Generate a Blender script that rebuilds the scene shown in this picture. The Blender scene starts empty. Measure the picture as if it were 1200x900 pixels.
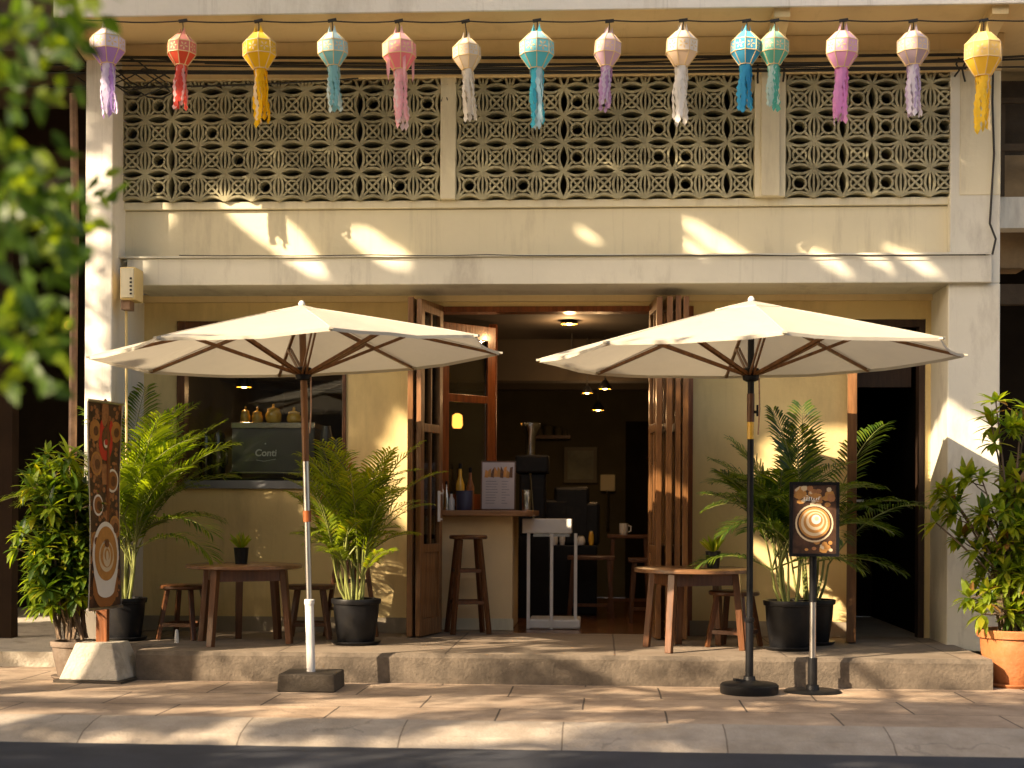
import bpy, bmesh, math, random
from mathutils import Vector, Matrix, noise
R = math.radians
random.seed(7)
sc = bpy.context.scene
col = sc.collection

# ------------------------------------------------------------------ camera, sky, sun, exposure
CAM = Vector((0.76, -12.78, 1.28)); YAW = R(3.4); ROLL = R(0.3); FPX = 1750.0; HOR = 598.0
cd = bpy.data.cameras.new('camera'); cam = bpy.data.objects.new('camera', cd); col.objects.link(cam)
cam.location = CAM; cam.rotation_euler = (R(90), -ROLL, YAW)
cd.sensor_fit = 'HORIZONTAL'; cd.sensor_width = 36; cd.lens = 36 * FPX / 1200
cd.shift_y = (HOR - 450) / 1200; cd.clip_start = 0.05; cd.clip_end = 2000
cd.dof.use_dof = True; cd.dof.focus_distance = 11.6; cd.dof.aperture_fstop = 1.55
sc.camera = cam
SUNV = Vector((-1.35, -1.2, 1.0)).normalized()          # towards the sun
L = -SUNV
w = bpy.data.worlds.new('World'); sc.world = w; w.use_nodes = True
nt = w.node_tree; bg = nt.nodes['Background']
sky = nt.nodes.new('ShaderNodeTexSky'); sky.sky_type = 'NISHITA'; sky.sun_disc = False
sky.sun_elevation = math.asin(SUNV.z); sky.sun_rotation = math.atan2(SUNV.x, SUNV.y) % (2 * math.pi)
sky.dust_density = 3.5; sky.air_density = 1.0; sky.ozone_density = 0.4
nt.links.new(sky.outputs[0], bg.inputs[0]); bg.inputs[1].default_value = 0.12
sd = bpy.data.lights.new('sun', 'SUN'); so = bpy.data.objects.new('sun', sd); col.objects.link(so)
sd.energy = 4.8; sd.angle = R(0.5); sd.color = (1.0, 0.86, 0.66)
so.rotation_euler = SUNV.to_track_quat('Z', 'Y').to_euler(); so.location = (-10, -8, 14)
vs = sc.view_settings; vs.view_transform = 'Standard'; vs.look = 'None'; vs.gamma = 1; vs.exposure = 1.36
vs.use_curve_mapping = False; vs.use_white_balance = True; vs.white_balance_temperature = 7300; vs.white_balance_tint = 14
sc.render.engine = 'CYCLES'; sc.cycles.max_bounces = 8; sc.cycles.transparent_max_bounces = 12
sc.cycles.use_denoising = True; sc.cycles.caustics_reflective = False; sc.cycles.caustics_refractive = False

FW = Vector((-math.sin(YAW), math.cos(YAW), 0)); RT = Vector((math.cos(YAW), math.sin(YAW), 0)); UP = Vector((0, 0, 1))
RR = RT * math.cos(ROLL) + UP * math.sin(ROLL); UU = UP * math.cos(ROLL) - RT * math.sin(ROLL)
def ray(px, py): return FW + RR * ((px - 600) / FPX) + UU * ((HOR - py) / FPX)
def at(px, py, Y):
    d = ray(px, py); return CAM + d * ((Y - CAM.y) / d.y)
def on(px, py, Z):
    d = ray(px, py); return CAM + d * ((Z - CAM.z) / d.z)
def X(px, Y, py=598): return at(px, py, Y).x
def Z(py, Y, px=600): return at(px, py, Y).z

# ------------------------------------------------------------------ materials
def _n(nt, t, **k):
    n = nt.nodes.new(t)
    for a, b in k.items(): setattr(n, a, b)
    return n
def mat(name, c, rough=0.6, var=0.12, scale=3.0, bump=0.0, bscale=40.0, metal=0.0, c2=None, spec=0.4, stretch=(1, 1, 1), dirt=None, coat=0):
    m = bpy.data.materials.new(name); m.use_nodes = True; nt = m.node_tree; b = nt.nodes['Principled BSDF']
    b.inputs['Roughness'].default_value = rough; b.inputs['Metallic'].default_value = metal
    b.inputs['Specular IOR Level'].default_value = spec
    if coat: b.inputs['Coat Weight'].default_value = coat; b.inputs['Coat Roughness'].default_value = .15
    tc = _n(nt, 'ShaderNodeTexCoord'); mp = _n(nt, 'ShaderNodeMapping'); mp.inputs['Scale'].default_value = stretch
    nt.links.new(tc.outputs['Object'], mp.inputs[0])
    no = _n(nt, 'ShaderNodeTexNoise'); no.inputs['Scale'].default_value = scale; no.inputs['Detail'].default_value = 8; no.inputs['Roughness'].default_value = .62
    nt.links.new(mp.outputs[0], no.inputs['Vector'])
    cr = _n(nt, 'ShaderNodeValToRGB'); cr.color_ramp.elements[0].position = .32; cr.color_ramp.elements[1].position = .68
    a = c2 if c2 else tuple(x * (1 - var) for x in c); z = c if c2 else tuple(min(1, x * (1 + var)) for x in c)
    cr.color_ramp.elements[0].color = (*a, 1); cr.color_ramp.elements[1].color = (*z, 1)
    nt.links.new(no.outputs['Fac'], cr.inputs[0]); out = cr.outputs[0]
    if dirt:   # (colour, amount, scale): stains of their own shape
        n2 = _n(nt, 'ShaderNodeTexNoise'); n2.inputs['Scale'].default_value = dirt[2]; n2.inputs['Detail'].default_value = 10; n2.inputs['Roughness'].default_value = .7
        m2 = _n(nt, 'ShaderNodeMapping'); m2.inputs['Scale'].default_value = dirt[3] if len(dirt) > 3 else (1, 1, 1); m2.inputs['Location'].default_value = (3.1, 5.7, 1.3)
        nt.links.new(tc.outputs['Object'], m2.inputs[0]); nt.links.new(m2.outputs[0], n2.inputs['Vector'])
        r2 = _n(nt, 'ShaderNodeValToRGB'); r2.color_ramp.elements[0].position = .52; r2.color_ramp.elements[1].position = .75
        r2.color_ramp.elements[0].color = (0, 0, 0, 1); r2.color_ramp.elements[1].color = (dirt[1],) * 3 + (1,)
        nt.links.new(n2.outputs['Fac'], r2.inputs[0])
        mx = _n(nt, 'ShaderNodeMixRGB'); mx.inputs[2].default_value = (*dirt[0], 1)
        nt.links.new(r2.outputs[0], mx.inputs[0]); nt.links.new(out, mx.inputs[1]); out = mx.outputs[0]
    nt.links.new(out, b.inputs['Base Color'])
    if bump:
        n3 = _n(nt, 'ShaderNodeTexNoise'); n3.inputs['Scale'].default_value = bscale; n3.inputs['Detail'].default_value = 6
        nt.links.new(mp.outputs[0], n3.inputs['Vector'])
        bp = _n(nt, 'ShaderNodeBump'); bp.inputs['Strength'].default_value = bump; bp.inputs['Distance'].default_value = .02
        nt.links.new(n3.outputs['Fac'], bp.inputs['Height']); nt.links.new(bp.outputs[0], b.inputs['Normal'])
    return m
def leafmat(name, c, tr=0.45, rough=.36):
    m = bpy.data.materials.new(name); m.use_nodes = True; nt = m.node_tree; b = nt.nodes['Principled BSDF']
    b.inputs['Roughness'].default_value = rough; b.inputs['Base Color'].default_value = (*c, 1); b.inputs['Specular IOR Level'].default_value = .35
    t = _n(nt, 'ShaderNodeBsdfTranslucent'); t.inputs[0].default_value = (min(1, c[0] * 2.0), min(1, c[1] * 1.9), c[2] * .7, 1)
    tc = _n(nt, 'ShaderNodeTexCoord'); no = _n(nt, 'ShaderNodeTexNoise'); no.inputs['Scale'].default_value = 9
    nt.links.new(tc.outputs['Object'], no.inputs['Vector'])
    mx2 = _n(nt, 'ShaderNodeMixRGB'); mx2.inputs[1].default_value = (*[x * .65 for x in c], 1); mx2.inputs[2].default_value = (*[x * 1.35 for x in c], 1)
    nt.links.new(no.outputs['Fac'], mx2.inputs[0]); nt.links.new(mx2.outputs[0], b.inputs['Base Color'])
    mx = _n(nt, 'ShaderNodeMixShader'); mx.inputs[0].default_value = tr
    nt.links.new(b.outputs[0], mx.inputs[1]); nt.links.new(t.outputs[0], mx.inputs[2]); nt.links.new(mx.outputs[0], nt.nodes['Material Output'].inputs[0])
    return m
def clothmat(name, c, tr=0.3, rough=.9):
    m = leafmat(name, c, tr, rough)
    for n in m.node_tree.nodes:
        if n.type == 'BSDF_TRANSLUCENT': n.inputs[0].default_value = (*[min(1, x) for x in c], 1)
        if n.type == 'MIX_RGB': n.inputs[1].default_value = (*[x * .93 for x in c], 1); n.inputs[2].default_value = (*[min(1, x * 1.05) for x in c], 1)
    return m
def canvas_bump(m):
    nt = m.node_tree; tc = _n(nt, 'ShaderNodeTexCoord'); a = _n(nt, 'ShaderNodeTexNoise'); a.inputs['Scale'].default_value = 2.2; a.inputs['Detail'].default_value = 3; a.inputs['Distortion'].default_value = 1.2
    b2 = _n(nt, 'ShaderNodeTexNoise'); b2.inputs['Scale'].default_value = 260
    ad = _n(nt, 'ShaderNodeMath', operation='MULTIPLY_ADD'); ad.inputs[1].default_value = .05
    nt.links.new(tc.outputs['Object'], a.inputs['Vector']); nt.links.new(tc.outputs['Object'], b2.inputs['Vector']); nt.links.new(b2.outputs['Fac'], ad.inputs[0]); nt.links.new(a.outputs['Fac'], ad.inputs[2])
    bp = _n(nt, 'ShaderNodeBump'); bp.inputs['Strength'].default_value = .5; bp.inputs['Distance'].default_value = .035
    nt.links.new(ad.outputs[0], bp.inputs['Height']); nt.links.new(bp.outputs[0], nt.nodes['Principled BSDF'].inputs['Normal'])
def emit(name, c, s):
    m = bpy.data.materials.new(name); m.use_nodes = True; b = m.node_tree.nodes['Principled BSDF']
    b.inputs['Base Color'].default_value = (*c, 1); b.inputs['Emission Color'].default_value = (*c, 1); b.inputs['Emission Strength'].default_value = s
    return m
def glass(name, tint=(1, 1, 1)):
    m = bpy.data.materials.new(name); m.use_nodes = True; nt = m.node_tree; nt.nodes.remove(nt.nodes['Principled BSDF'])
    t = _n(nt, 'ShaderNodeBsdfTransparent'); t.inputs[0].default_value = (*tint, 1)
    g = _n(nt, 'ShaderNodeBsdfGlossy'); g.inputs['Roughness'].default_value = .02
    f = _n(nt, 'ShaderNodeFresnel'); f.inputs[0].default_value = 1.45
    mx = _n(nt, 'ShaderNodeMixShader'); nt.links.new(f.outputs[0], mx.inputs[0]); nt.links.new(t.outputs[0], mx.inputs[1]); nt.links.new(g.outputs[0], mx.inputs[2])
    nt.links.new(mx.outputs[0], nt.nodes['Material Output'].inputs[0]); return m
def wood(name, c, rough=.45, vert=True, coat=0):
    return mat(name, c, rough, scale=5, c2=tuple(x * .45 for x in c), stretch=(6, 6, .6) if vert else (.8, 6, 6), bump=.25, bscale=9, coat=coat)

M = {}
STAIN = (.30, .22, .12)
M['cream'] = mat('cream_plaster', (.74, .57, .27), .85, .07, .8, .12, 25, dirt=((.38, .27, .14), .55, 1.3, (1.4, 1, .4)))
M['upper'] = mat('upper_plaster', (.71, .645, .46), .85, .07, .7, .12, 25, dirt=((.33, .27, .18), .65, 1.6, (1.6, 1, .28)))
M['white_plaster'] = mat('white_plaster', (.80, .76, .67), .85, .05, 1.2, .2, 22, dirt=((.42, .36, .27), .6, 2.2, (1, 1, .3)))
M['beam'] = mat('beam_paint', (.68, .65, .54), .8, .07, .9, .1, 30, dirt=((.30, .26, .21), .65, 1.9, (1.5, 1, .5)))
M['soffit'] = mat('soffit_paint', (.76, .59, .32), .85, .05, 1.0, .08, 25, dirt=((.45, .32, .15), .5, 1.5))
M['skirt'] = mat('skirting_paint', (.30, .25, .18), .8, .15, 4, .1)
M['block'] = mat('breeze_block_concrete', (.38, .345, .215), .9, .3, 2.5, .3, 60, dirt=((.11, .10, .065), .8, 3))
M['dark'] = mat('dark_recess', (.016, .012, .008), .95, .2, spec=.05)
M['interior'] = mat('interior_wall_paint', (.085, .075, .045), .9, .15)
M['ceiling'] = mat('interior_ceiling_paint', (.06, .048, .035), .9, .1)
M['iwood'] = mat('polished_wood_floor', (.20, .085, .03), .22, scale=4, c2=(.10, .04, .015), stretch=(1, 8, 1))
M['door'] = wood('varnished_door_wood', (.27, .12, .042), .35, coat=.3)
M['frame'] = wood('orange_varnished_wood', (.30, .085, .022), .35, coat=.3)
M['furn'] = wood('dark_furniture_wood', (.15, .055, .018), .4, coat=.2)
M['furn_top'] = wood('worn_table_top_wood', (.26, .13, .06), .3, False, coat=.4)
M['counter'] = wood('counter_top_wood', (.42, .20, .08), .3, False, coat=.4)
M['rib'] = wood('umbrella_rib_wood', (.26, .11, .035), .4)
M['canvas'] = clothmat('umbrella_canvas', (.62, .57, .46), .26)
canvas_bump(M['canvas'])
M['metal'] = mat('brushed_metal', (.6, .58, .55), .3, .1, 8, metal=1, stretch=(1, 1, .1))
M['white_metal'] = mat('white_painted_metal', (.72, .70, .66), .4, .05, 6)
M['black'] = mat('black_plastic', (.009, .009, .010), .42, .25, 12, dirt=((.05, .042, .03), .4, 5), spec=.22)
M['blackmetal'] = mat('black_metal', (.008, .008, .009), .4, .2, 10, spec=.22)
M['basestone'] = mat('weathered_umbrella_base', (.055, .043, .03), .8, .3, 8, .4, 50)
M['concrete'] = mat('rough_concrete', (.47, .42, .34), .9, .15, 5, .6, 45, dirt=((.16, .13, .09), .8, 4))
M['terracotta'] = mat('terracotta', (.40, .145, .05), .75, .15, 6, .25, 40, dirt=((.42, .26, .15), .5, 5))
M['claypot'] = mat('weathered_clay_pot', (.15, .11, .08), .8, .2, 7, .3, 40, dirt=((.30, .26, .21), .6, 5))
M['soil'] = mat('soil', (.05, .03, .018), .95, .3, 30, .8, 60)
M['bark'] = mat('bark', (.16, .11, .07), .9, .3, 8, .9, 30, stretch=(3, 3, .6))
M['stem'] = mat('green_cane', (.20, .22, .06), .5, .3, 12)
M['cable'] = mat('black_cable', (.02, .018, .015), .6, .2)
M['brownpipe'] = mat('rusty_pipe', (.25, .15, .09), .6, .3, 10, .2)
M['glass'] = glass('window_glass', (.93, .95, .93))
M['gold'] = mat('amber_jar', (.85, .48, .06), .25, .25, 14, coat=.5)
M['steel'] = mat('machine_steel', (.6, .6, .58), .22, .05, 3, metal=1)
M['greypanel'] = mat('grey_panel', (.15, .15, .14), .25, .06, 3, coat=.5)
M['cup'] = mat('white_ceramic', (.75, .72, .66), .3, .03)
M['coffee'] = mat('coffee', (.30, .12, .035), .5, .1)
M['latte'] = mat('latte_foam', (.46, .22, .06), .6, .15, 20)
M['foam'] = mat('milk_foam', (.62, .50, .33), .6, .05)
M['bean'] = mat('coffee_bean', (.13, .05, .02), .5, .4, 30)
M['bean2'] = mat('coffee_bean_light', (.34, .15, .06), .5, .3, 30)
M['printbrown'] = mat('printed_dark_brown', (.06, .028, .015), .45, .6, 14)
M['red'] = mat('printed_red', (.55, .03, .02), .45, .1)
M['paper'] = mat('menu_paper', (.50, .42, .40), .6, .08, 5)
M['orange'] = mat('printed_orange', (.62, .26, .06), .5, .25, 20)
M['sill'] = mat('grey_aluminium_sill', (.20, .205, .21), .45, .15, 5)
M['asphalt'] = mat('asphalt', (.035, .038, .046), .85, .25, 3, .6, 160, dirt=((.06, .06, .06), .4, 2))
M['earth'] = mat('ground_earth', (.16, .13, .09), .95, .2, 1, .2)
M['bulb'] = emit('warm_bulb', (1, .66, .30), 9)
M['amber'] = emit('amber_lamp', (1, .40, .07), 1.6)
G = {k: leafmat('leaf_' + k, c, t) for k, c, t in [
    ('deep', (.032, .070, .012), .40), ('mid', (.065, .125, .016), .45), ('light', (.17, .235, .022), .55), ('yellow', (.32, .31, .03), .55), ('palm', (.12, .18, .018), .5), ('brightened', (.24, .31, .03), .6), ('dry', (.25, .13, .04), .35)]}  # bright green leaf, also making up in colour for missing sunlight

def drips(m, colr, amt, sc_=(9, 1, .35), cracks=0):
    """rain streaks (and hairline cracks) with a pattern of their own"""
    nt = m.node_tree; b = nt.nodes['Principled BSDF']; src = b.inputs['Base Color'].links[0].from_socket
    tc = _n(nt, 'ShaderNodeTexCoord'); mp = _n(nt, 'ShaderNodeMapping'); mp.inputs['Scale'].default_value = sc_; nt.links.new(tc.outputs['Object'], mp.inputs[0])
    n1 = _n(nt, 'ShaderNodeTexNoise'); n1.inputs['Scale'].default_value = 1.0; n1.inputs['Detail'].default_value = 7; n1.inputs['Roughness'].default_value = .75; nt.links.new(mp.outputs[0], n1.inputs['Vector'])
    r = _n(nt, 'ShaderNodeValToRGB'); r.color_ramp.elements[0].position = .56; r.color_ramp.elements[1].position = .82; r.color_ramp.elements[0].color = (0, 0, 0, 1); r.color_ramp.elements[1].color = (amt,) * 3 + (1,)
    nt.links.new(n1.outputs['Fac'], r.inputs[0]); mx = _n(nt, 'ShaderNodeMixRGB'); mx.inputs[2].default_value = (*colr, 1)
    nt.links.new(r.outputs[0], mx.inputs[0]); nt.links.new(src, mx.inputs[1]); out = mx.outputs[0]
    if cracks:
        n2 = _n(nt, 'ShaderNodeTexNoise'); n2.inputs['Scale'].default_value = 3; n2.inputs['Detail'].default_value = 5; nt.links.new(tc.outputs['Object'], n2.inputs['Vector'])
        va = _n(nt, 'ShaderNodeVectorMath', operation='MULTIPLY_ADD'); va.inputs[1].default_value = (.5, .5, .5); nt.links.new(n2.outputs['Color'], va.inputs[0]); nt.links.new(tc.outputs['Object'], va.inputs[2])
        vo = _n(nt, 'ShaderNodeTexVoronoi', feature='DISTANCE_TO_EDGE'); vo.inputs['Scale'].default_value = cracks; nt.links.new(va.outputs[0], vo.inputs['Vector'])
        r2 = _n(nt, 'ShaderNodeValToRGB'); r2.color_ramp.elements[0].position = .0; r2.color_ramp.elements[1].position = .012; r2.color_ramp.elements[0].color = (.32, .32, .32, 1); r2.color_ramp.elements[1].color = (0, 0, 0, 1)
        n3 = _n(nt, 'ShaderNodeTexNoise'); n3.inputs['Scale'].default_value = .9; nt.links.new(tc.outputs['Object'], n3.inputs['Vector'])
        gt = _n(nt, 'ShaderNodeMath', operation='GREATER_THAN'); gt.inputs[1].default_value = .55; nt.links.new(n3.outputs['Fac'], gt.inputs[0])
        mu = _n(nt, 'ShaderNodeMath', operation='MULTIPLY'); nt.links.new(vo.outputs['Distance'], r2.inputs[0]); nt.links.new(r2.outputs[0], mu.inputs[0]); nt.links.new(gt.outputs[0], mu.inputs[1])
        m3 = _n(nt, 'ShaderNodeMixRGB'); m3.inputs[2].default_value = (*[x * .35 for x in colr], 1); nt.links.new(mu.outputs[0], m3.inputs[0]); nt.links.new(out, m3.inputs[1]); out = m3.outputs[0]
    nt.links.new(out, b.inputs['Base Color'])
for k_, c_, a_, q_ in (('upper', (.30, .27, .19), .5, 0), ('beam', (.25, .24, .20), .5, 0), ('white_plaster', (.24, .20, .14), .7, 0), ('cream', (.34, .25, .13), .5, 0), ('soffit', (.38, .26, .12), .4, 0)): drips(M[k_], c_, a_, cracks=q_)

# ------------------------------------------------------------------ mesh building
class MB:
    def __init__(s): s.v = []; s.f = []; s.m = []; s.mi = 0
    def add(s, vs_, fs):
        o = len(s.v); s.v += [tuple(v) for v in vs_]; s.f += [tuple(i + o for i in f) for f in fs]; s.m += [s.mi] * len(fs); return s
    def box(s, x0, x1, y0, y1, z0, z1):
        return s.add([(x0, y0, z0), (x1, y0, z0), (x1, y1, z0), (x0, y1, z0), (x0, y0, z1), (x1, y0, z1), (x1, y1, z1), (x0, y1, z1)],
                     [(0, 3, 2, 1), (4, 5, 6, 7), (0, 1, 5, 4), (1, 2, 6, 5), (2, 3, 7, 6), (3, 0, 4, 7)])
    def bar(s, a, b, w_, h_=None, up=None, w2=None, h2=None):
        a, b = Vector(a), Vector(b); d = (b - a).normalized(); h_ = h_ or w_; w2 = w2 or w_; h2 = h2 or h_
        up = Vector(up) if up else (Vector((0, 0, 1)) if abs(d.z) < .9 else Vector((0, 1, 0)))
        x = d.cross(up).normalized(); y = x.cross(d).normalized()
        p = []
        for c, ww, hh in ((a, w_, h_), (b, w2, h2)):
            p += [c - x * ww / 2 - y * hh / 2, c + x * ww / 2 - y * hh / 2, c + x * ww / 2 + y * hh / 2, c - x * ww / 2 + y * hh / 2]
        return s.add(p, [(3, 2, 1, 0), (4, 5, 6, 7), (0, 1, 5, 4), (1, 2, 6, 5), (2, 3, 7, 6), (3, 0, 4, 7)])
    def tube(s, pts, r, n=6, r2=None, cap=True):
        pts = [Vector(p) for p in pts]; k = len(pts); r2 = r if r2 is None else r2; vs_ = []; prev = None
        for i, p in enumerate(pts):
            d = (pts[min(i + 1, k - 1)] - pts[max(i - 1, 0)]).normalized()
            if prev is None: x = d.cross(Vector((0, 0, 1)) if abs(d.z) < .9 else Vector((1, 0, 0))).normalized()
            else: x = (prev - d * prev.dot(d)).normalized()
            prev = x; y = d.cross(x); rr = r + (r2 - r) * i / max(1, k - 1)
            vs_ += [p + (x * math.cos(2 * math.pi * j / n) + y * math.sin(2 * math.pi * j / n)) * rr for j in range(n)]
        fs = [(i * n + j, i * n + (j + 1) % n, (i + 1) * n + (j + 1) % n, (i + 1) * n + j) for i in range(k - 1) for j in range(n)]
        if cap: fs += [tuple(range(n - 1, -1, -1)), tuple((k - 1) * n + j for j in range(n))]
        return s.add(vs_, fs)
    def lathe(s, prof, c=(0, 0, 0), n=28, axis=None, rot=0, cap=True):
        c = Vector(c); vs_ = []
        q = Vector((0, 0, 1)).rotation_difference(Vector(axis)) if axis else None
        for r, z in prof:
            for j in range(n):
                a = 2 * math.pi * j / n + rot; v = Vector((r * math.cos(a), r * math.sin(a), z))
                if q: v = q @ v
                vs_.append(c + v)
        k = len(prof)
        fs = [(i * n + j, i * n + (j + 1) % n, (i + 1) * n + (j + 1) % n, (i + 1) * n + j) for i in range(k - 1) for j in range(n)]
        if cap: fs += [tuple(range(n - 1, -1, -1)), tuple((k - 1) * n + j for j in range(n))]
        return s.add(vs_, fs)
    def build(s, name, m, parent=None, smooth=False, bevel=0, world=False):
        me = bpy.data.meshes.new(name); off = parent_world(parent) if (world and parent) else Vector((0, 0, 0))
        me.from_pydata([tuple(Vector(v) - off) for v in s.v], [], s.f)
        for mm in (m if isinstance(m, list) else [m]): me.materials.append(mm)
        me.polygons.foreach_set('material_index', s.m)
        if smooth: me.polygons.foreach_set('use_smooth', [True] * len(s.f))
        me.update(); o = bpy.data.objects.new(name, me); col.objects.link(o)
        if parent: o.parent = parent
        if bevel:
            b = o.modifiers.new('bevel', 'BEVEL'); b.width = bevel; b.segments = 2; b.limit_method = 'ANGLE'
        if smooth and smooth != 'all':
            try: me.set_sharp_from_angle(angle=R(40))
            except Exception: pass
        return o
def parent_world(p):
    v = Vector((0, 0, 0))
    while p: v += p.location; p = p.parent
    return v
def tag(o, label=None, cat=None, group=None, kind=None):
    if label: o['label'] = label
    if cat: o['category'] = cat
    if group: o['group'] = group
    if kind: o['kind'] = kind
    return o
def thing(name, loc, label, cat, group=None):
    o = bpy.data.objects.new(name, None); o.empty_display_size = .2; col.objects.link(o); o.location = loc
    return tag(o, label, cat, group)
def copy_tree(o, parent=None):
    c = o.copy(); col.objects.link(c)
    if parent: c.parent = parent
    for ch in [x for x in list(bpy.data.objects) if x.parent == o]: copy_tree(ch, c)
    return c
def U(a, b): return random.uniform(a, b)

# leaf shapes
def leaf(mb, p, d, up, ln, wd, fold=.15, seg=2):
    """a pointed leaf starting at p in direction d"""
    d = d.normalized(); x = d.cross(up)
    if x.length < 1e-4: x = Vector((1, 0, 0))
    x.normalize(); u = x.cross(d).normalized()
    a = p; m1 = p + d * ln * .38 - u * ln * .02; t = p + d * ln - u * ln * .16
    l1 = m1 + x * wd / 2 + u * wd * fold; r1 = m1 - x * wd / 2 + u * wd * fold
    m2 = p + d * ln * .72 - u * ln * .07; l2 = m2 + x * wd * .33 + u * wd * fold * .6; r2 = m2 - x * wd * .33 + u * wd * fold * .6
    mb.add([a, r1, m1, l1, r2, m2, l2, t], [(0, 1, 2), (0, 2, 3), (1, 4, 5, 2), (2, 5, 6, 3), (4, 7, 5), (5, 7, 6)])
def rv(): 
    while True:
        v = Vector((U(-1, 1), U(-1, 1), U(-1, 1)))
        if .05 < v.length < 1: return v.normalized()
# ------------------------------------------------------------------ ground, road, pavement
ZR = -0.10                                      # road level
k0 = on(0, 869, ZR); k1 = on(1200, 888, ZR); kd = (k1 - k0).normalized(); kn = Vector((-kd.y, kd.x, 0))
def kerb(u, off=0): p = Vector((0, k0.y + (u - k0.x) * kd.y / kd.x, 0)); return (u, p.y + off)
mb = MB(); mb.add([(-150, -150, ZR - .03), (150, -150, ZR - .03), (150, 150, ZR - .03), (-150, 150, ZR - .03)], [(0, 1, 2, 3)])
tag(mb.build('ground', M['earth']), kind='structure')
mb = MB(); a, b = kerb(-60), kerb(60); mb.add([(-60, a[1] - 9, ZR), (60, b[1] - 9, ZR), (*b, ZR), (*a, ZR)], [(0, 1, 2, 3)])
tag(mb.build('road', M['asphalt']), kind='structure')
# opposite pavement with a kerb
mb = MB(); mb.add([(-60, -30, ZR), (60, -30, ZR), (60, b[1] - 8.8, ZR), (-60, a[1] - 8.8, ZR), (-60, -30, 0.02), (60, -30, .02), (60, b[1] - 8.8, .02), (-60, a[1] - 8.8, .02)], [(4, 5, 6, 7), (3, 2, 6, 7)])
tag(mb.build('opposite_pavement', M['concrete']), kind='structure')

def slabs(name, tones, mortar, bw, bh, msize, dirtc, rot=0.0, offset=.5, freq=2, rough=.8):
    m = bpy.data.materials.new(name); m.use_nodes = True; nt = m.node_tree; b = nt.nodes['Principled BSDF']; b.inputs['Roughness'].default_value = rough
    tc = _n(nt, 'ShaderNodeTexCoord'); mp = _n(nt, 'ShaderNodeMapping'); mp.inputs['Rotation'].default_value = (0, 0, rot); mp.inputs['Location'].default_value = (.37, .06, 0)
    nt.links.new(tc.outputs['Object'], mp.inputs[0])
    wn = _n(nt, 'ShaderNodeTexNoise'); wn.inputs['Scale'].default_value = 1.4; wn.inputs['Detail'].default_value = 4
    nt.links.new(mp.outputs[0], wn.inputs['Vector'])
    va = _n(nt, 'ShaderNodeVectorMath', operation='MULTIPLY_ADD'); va.inputs[1].default_value = (.018, .018, 0); nt.links.new(wn.outputs['Color'], va.inputs[0]); nt.links.new(mp.outputs[0], va.inputs[2])
    br = _n(nt, 'ShaderNodeTexBrick'); br.offset = offset; br.offset_frequency = freq
    br.inputs['Color1'].default_value = (*tones[0], 1); br.inputs['Color2'].default_value = (*tones[1], 1); br.inputs['Mortar'].default_value = (*mortar, 1)
    br.inputs['Scale'].default_value = 1; br.inputs['Mortar Size'].default_value = msize; br.inputs['Mortar Smooth'].default_value = .3
    br.inputs['Brick Width'].default_value = bw; br.inputs['Row Height'].default_value = bh; br.inputs['Bias'].default_value = 0
    nt.links.new(va.outputs[0], br.inputs['Vector'])
    no = _n(nt, 'ShaderNodeTexNoise'); no.inputs['Scale'].default_value = 2.3; no.inputs['Detail'].default_value = 10; no.inputs['Roughness'].default_value = .68
    nt.links.new(tc.outputs['Object'], no.inputs['Vector'])
    cr = _n(nt, 'ShaderNodeValToRGB'); cr.color_ramp.elements[0].position = .35; cr.color_ramp.elements[1].position = .7
    cr.color_ramp.elements[0].color = (*dirtc, 1); cr.color_ramp.elements[1].color = (1, 1, 1, 1)
    nt.links.new(no.outputs['Fac'], cr.inputs[0])
    mx = _n(nt, 'ShaderNodeMixRGB', blend_type='MULTIPLY'); mx.inputs[0].default_value = .85
    nt.links.new(br.outputs['Color'], mx.inputs[1]); nt.links.new(cr.outputs[0], mx.inputs[2]); nt.links.new(mx.outputs[0], b.inputs['Base Color'])
    n3 = _n(nt, 'ShaderNodeTexNoise'); n3.inputs['Scale'].default_value = 55; n3.inputs['Detail'].default_value = 5; nt.links.new(tc.outputs['Object'], n3.inputs['Vector'])
    ad = _n(nt, 'ShaderNodeMath', operation='MULTIPLY_ADD'); ad.inputs[1].default_value = -1.6; nt.links.new(br.outputs['Fac'], ad.inputs[0]); nt.links.new(n3.outputs['Fac'], ad.inputs[2])
    bp = _n(nt, 'ShaderNodeBump'); bp.inputs['Strength'].default_value = .45; bp.inputs['Distance'].default_value = .012
    nt.links.new(ad.outputs[0], bp.inputs['Height']); nt.links.new(bp.outputs[0], b.inputs['Normal'])
    return m
ang = math.atan2(kd.y, kd.x)
M['paving'] = slabs('pavement_slabs', ((.54, .40, .275), (.44, .34, .25)), (.10, .075, .055), 1.05, .62, .007, (.42, .38, .35), -ang)
M['kerbstone'] = slabs('kerbstones', ((.47, .40, .32), (.41, .36, .295)), (.20, .16, .12), .95, 9.0, .005, (.5, .47, .43), -ang, offset=0)
drips(M['paving'], (.10, .08, .06), .75, (1.2, 2.5, 1), cracks=.7); drips(M['kerbstone'], (.13, .11, .09), .6, (1.2, 3, 1), cracks=.8)
M['platform'] = slabs('terrace_tiles', ((.30, .24, .18), (.27, .22, .165)), (.13, .10, .075), 1.25, 1.25, .008, (.6, .55, .5), offset=0)
M['riser'] = mat('terrace_riser', (.12, .095, .07), .9, .35, 7, .4, 45, dirt=((.045, .035, .025), 1.0, 2.2, (1, 1, 1.6)))  # dark base and stains also stand in for dappled shade on the riser
KW = .45
mb = MB()
a, b = kerb(-40, KW), kerb(40, KW); mb.add([(*a, 0), (*b, 0), (40, 14, 0), (-40, 14, 0)], [(0, 1, 2, 3)])
tag(mb.build('pavement', M['paving']), kind='structure')
mb = MB(); mb.mi = 0
N = 90
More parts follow.
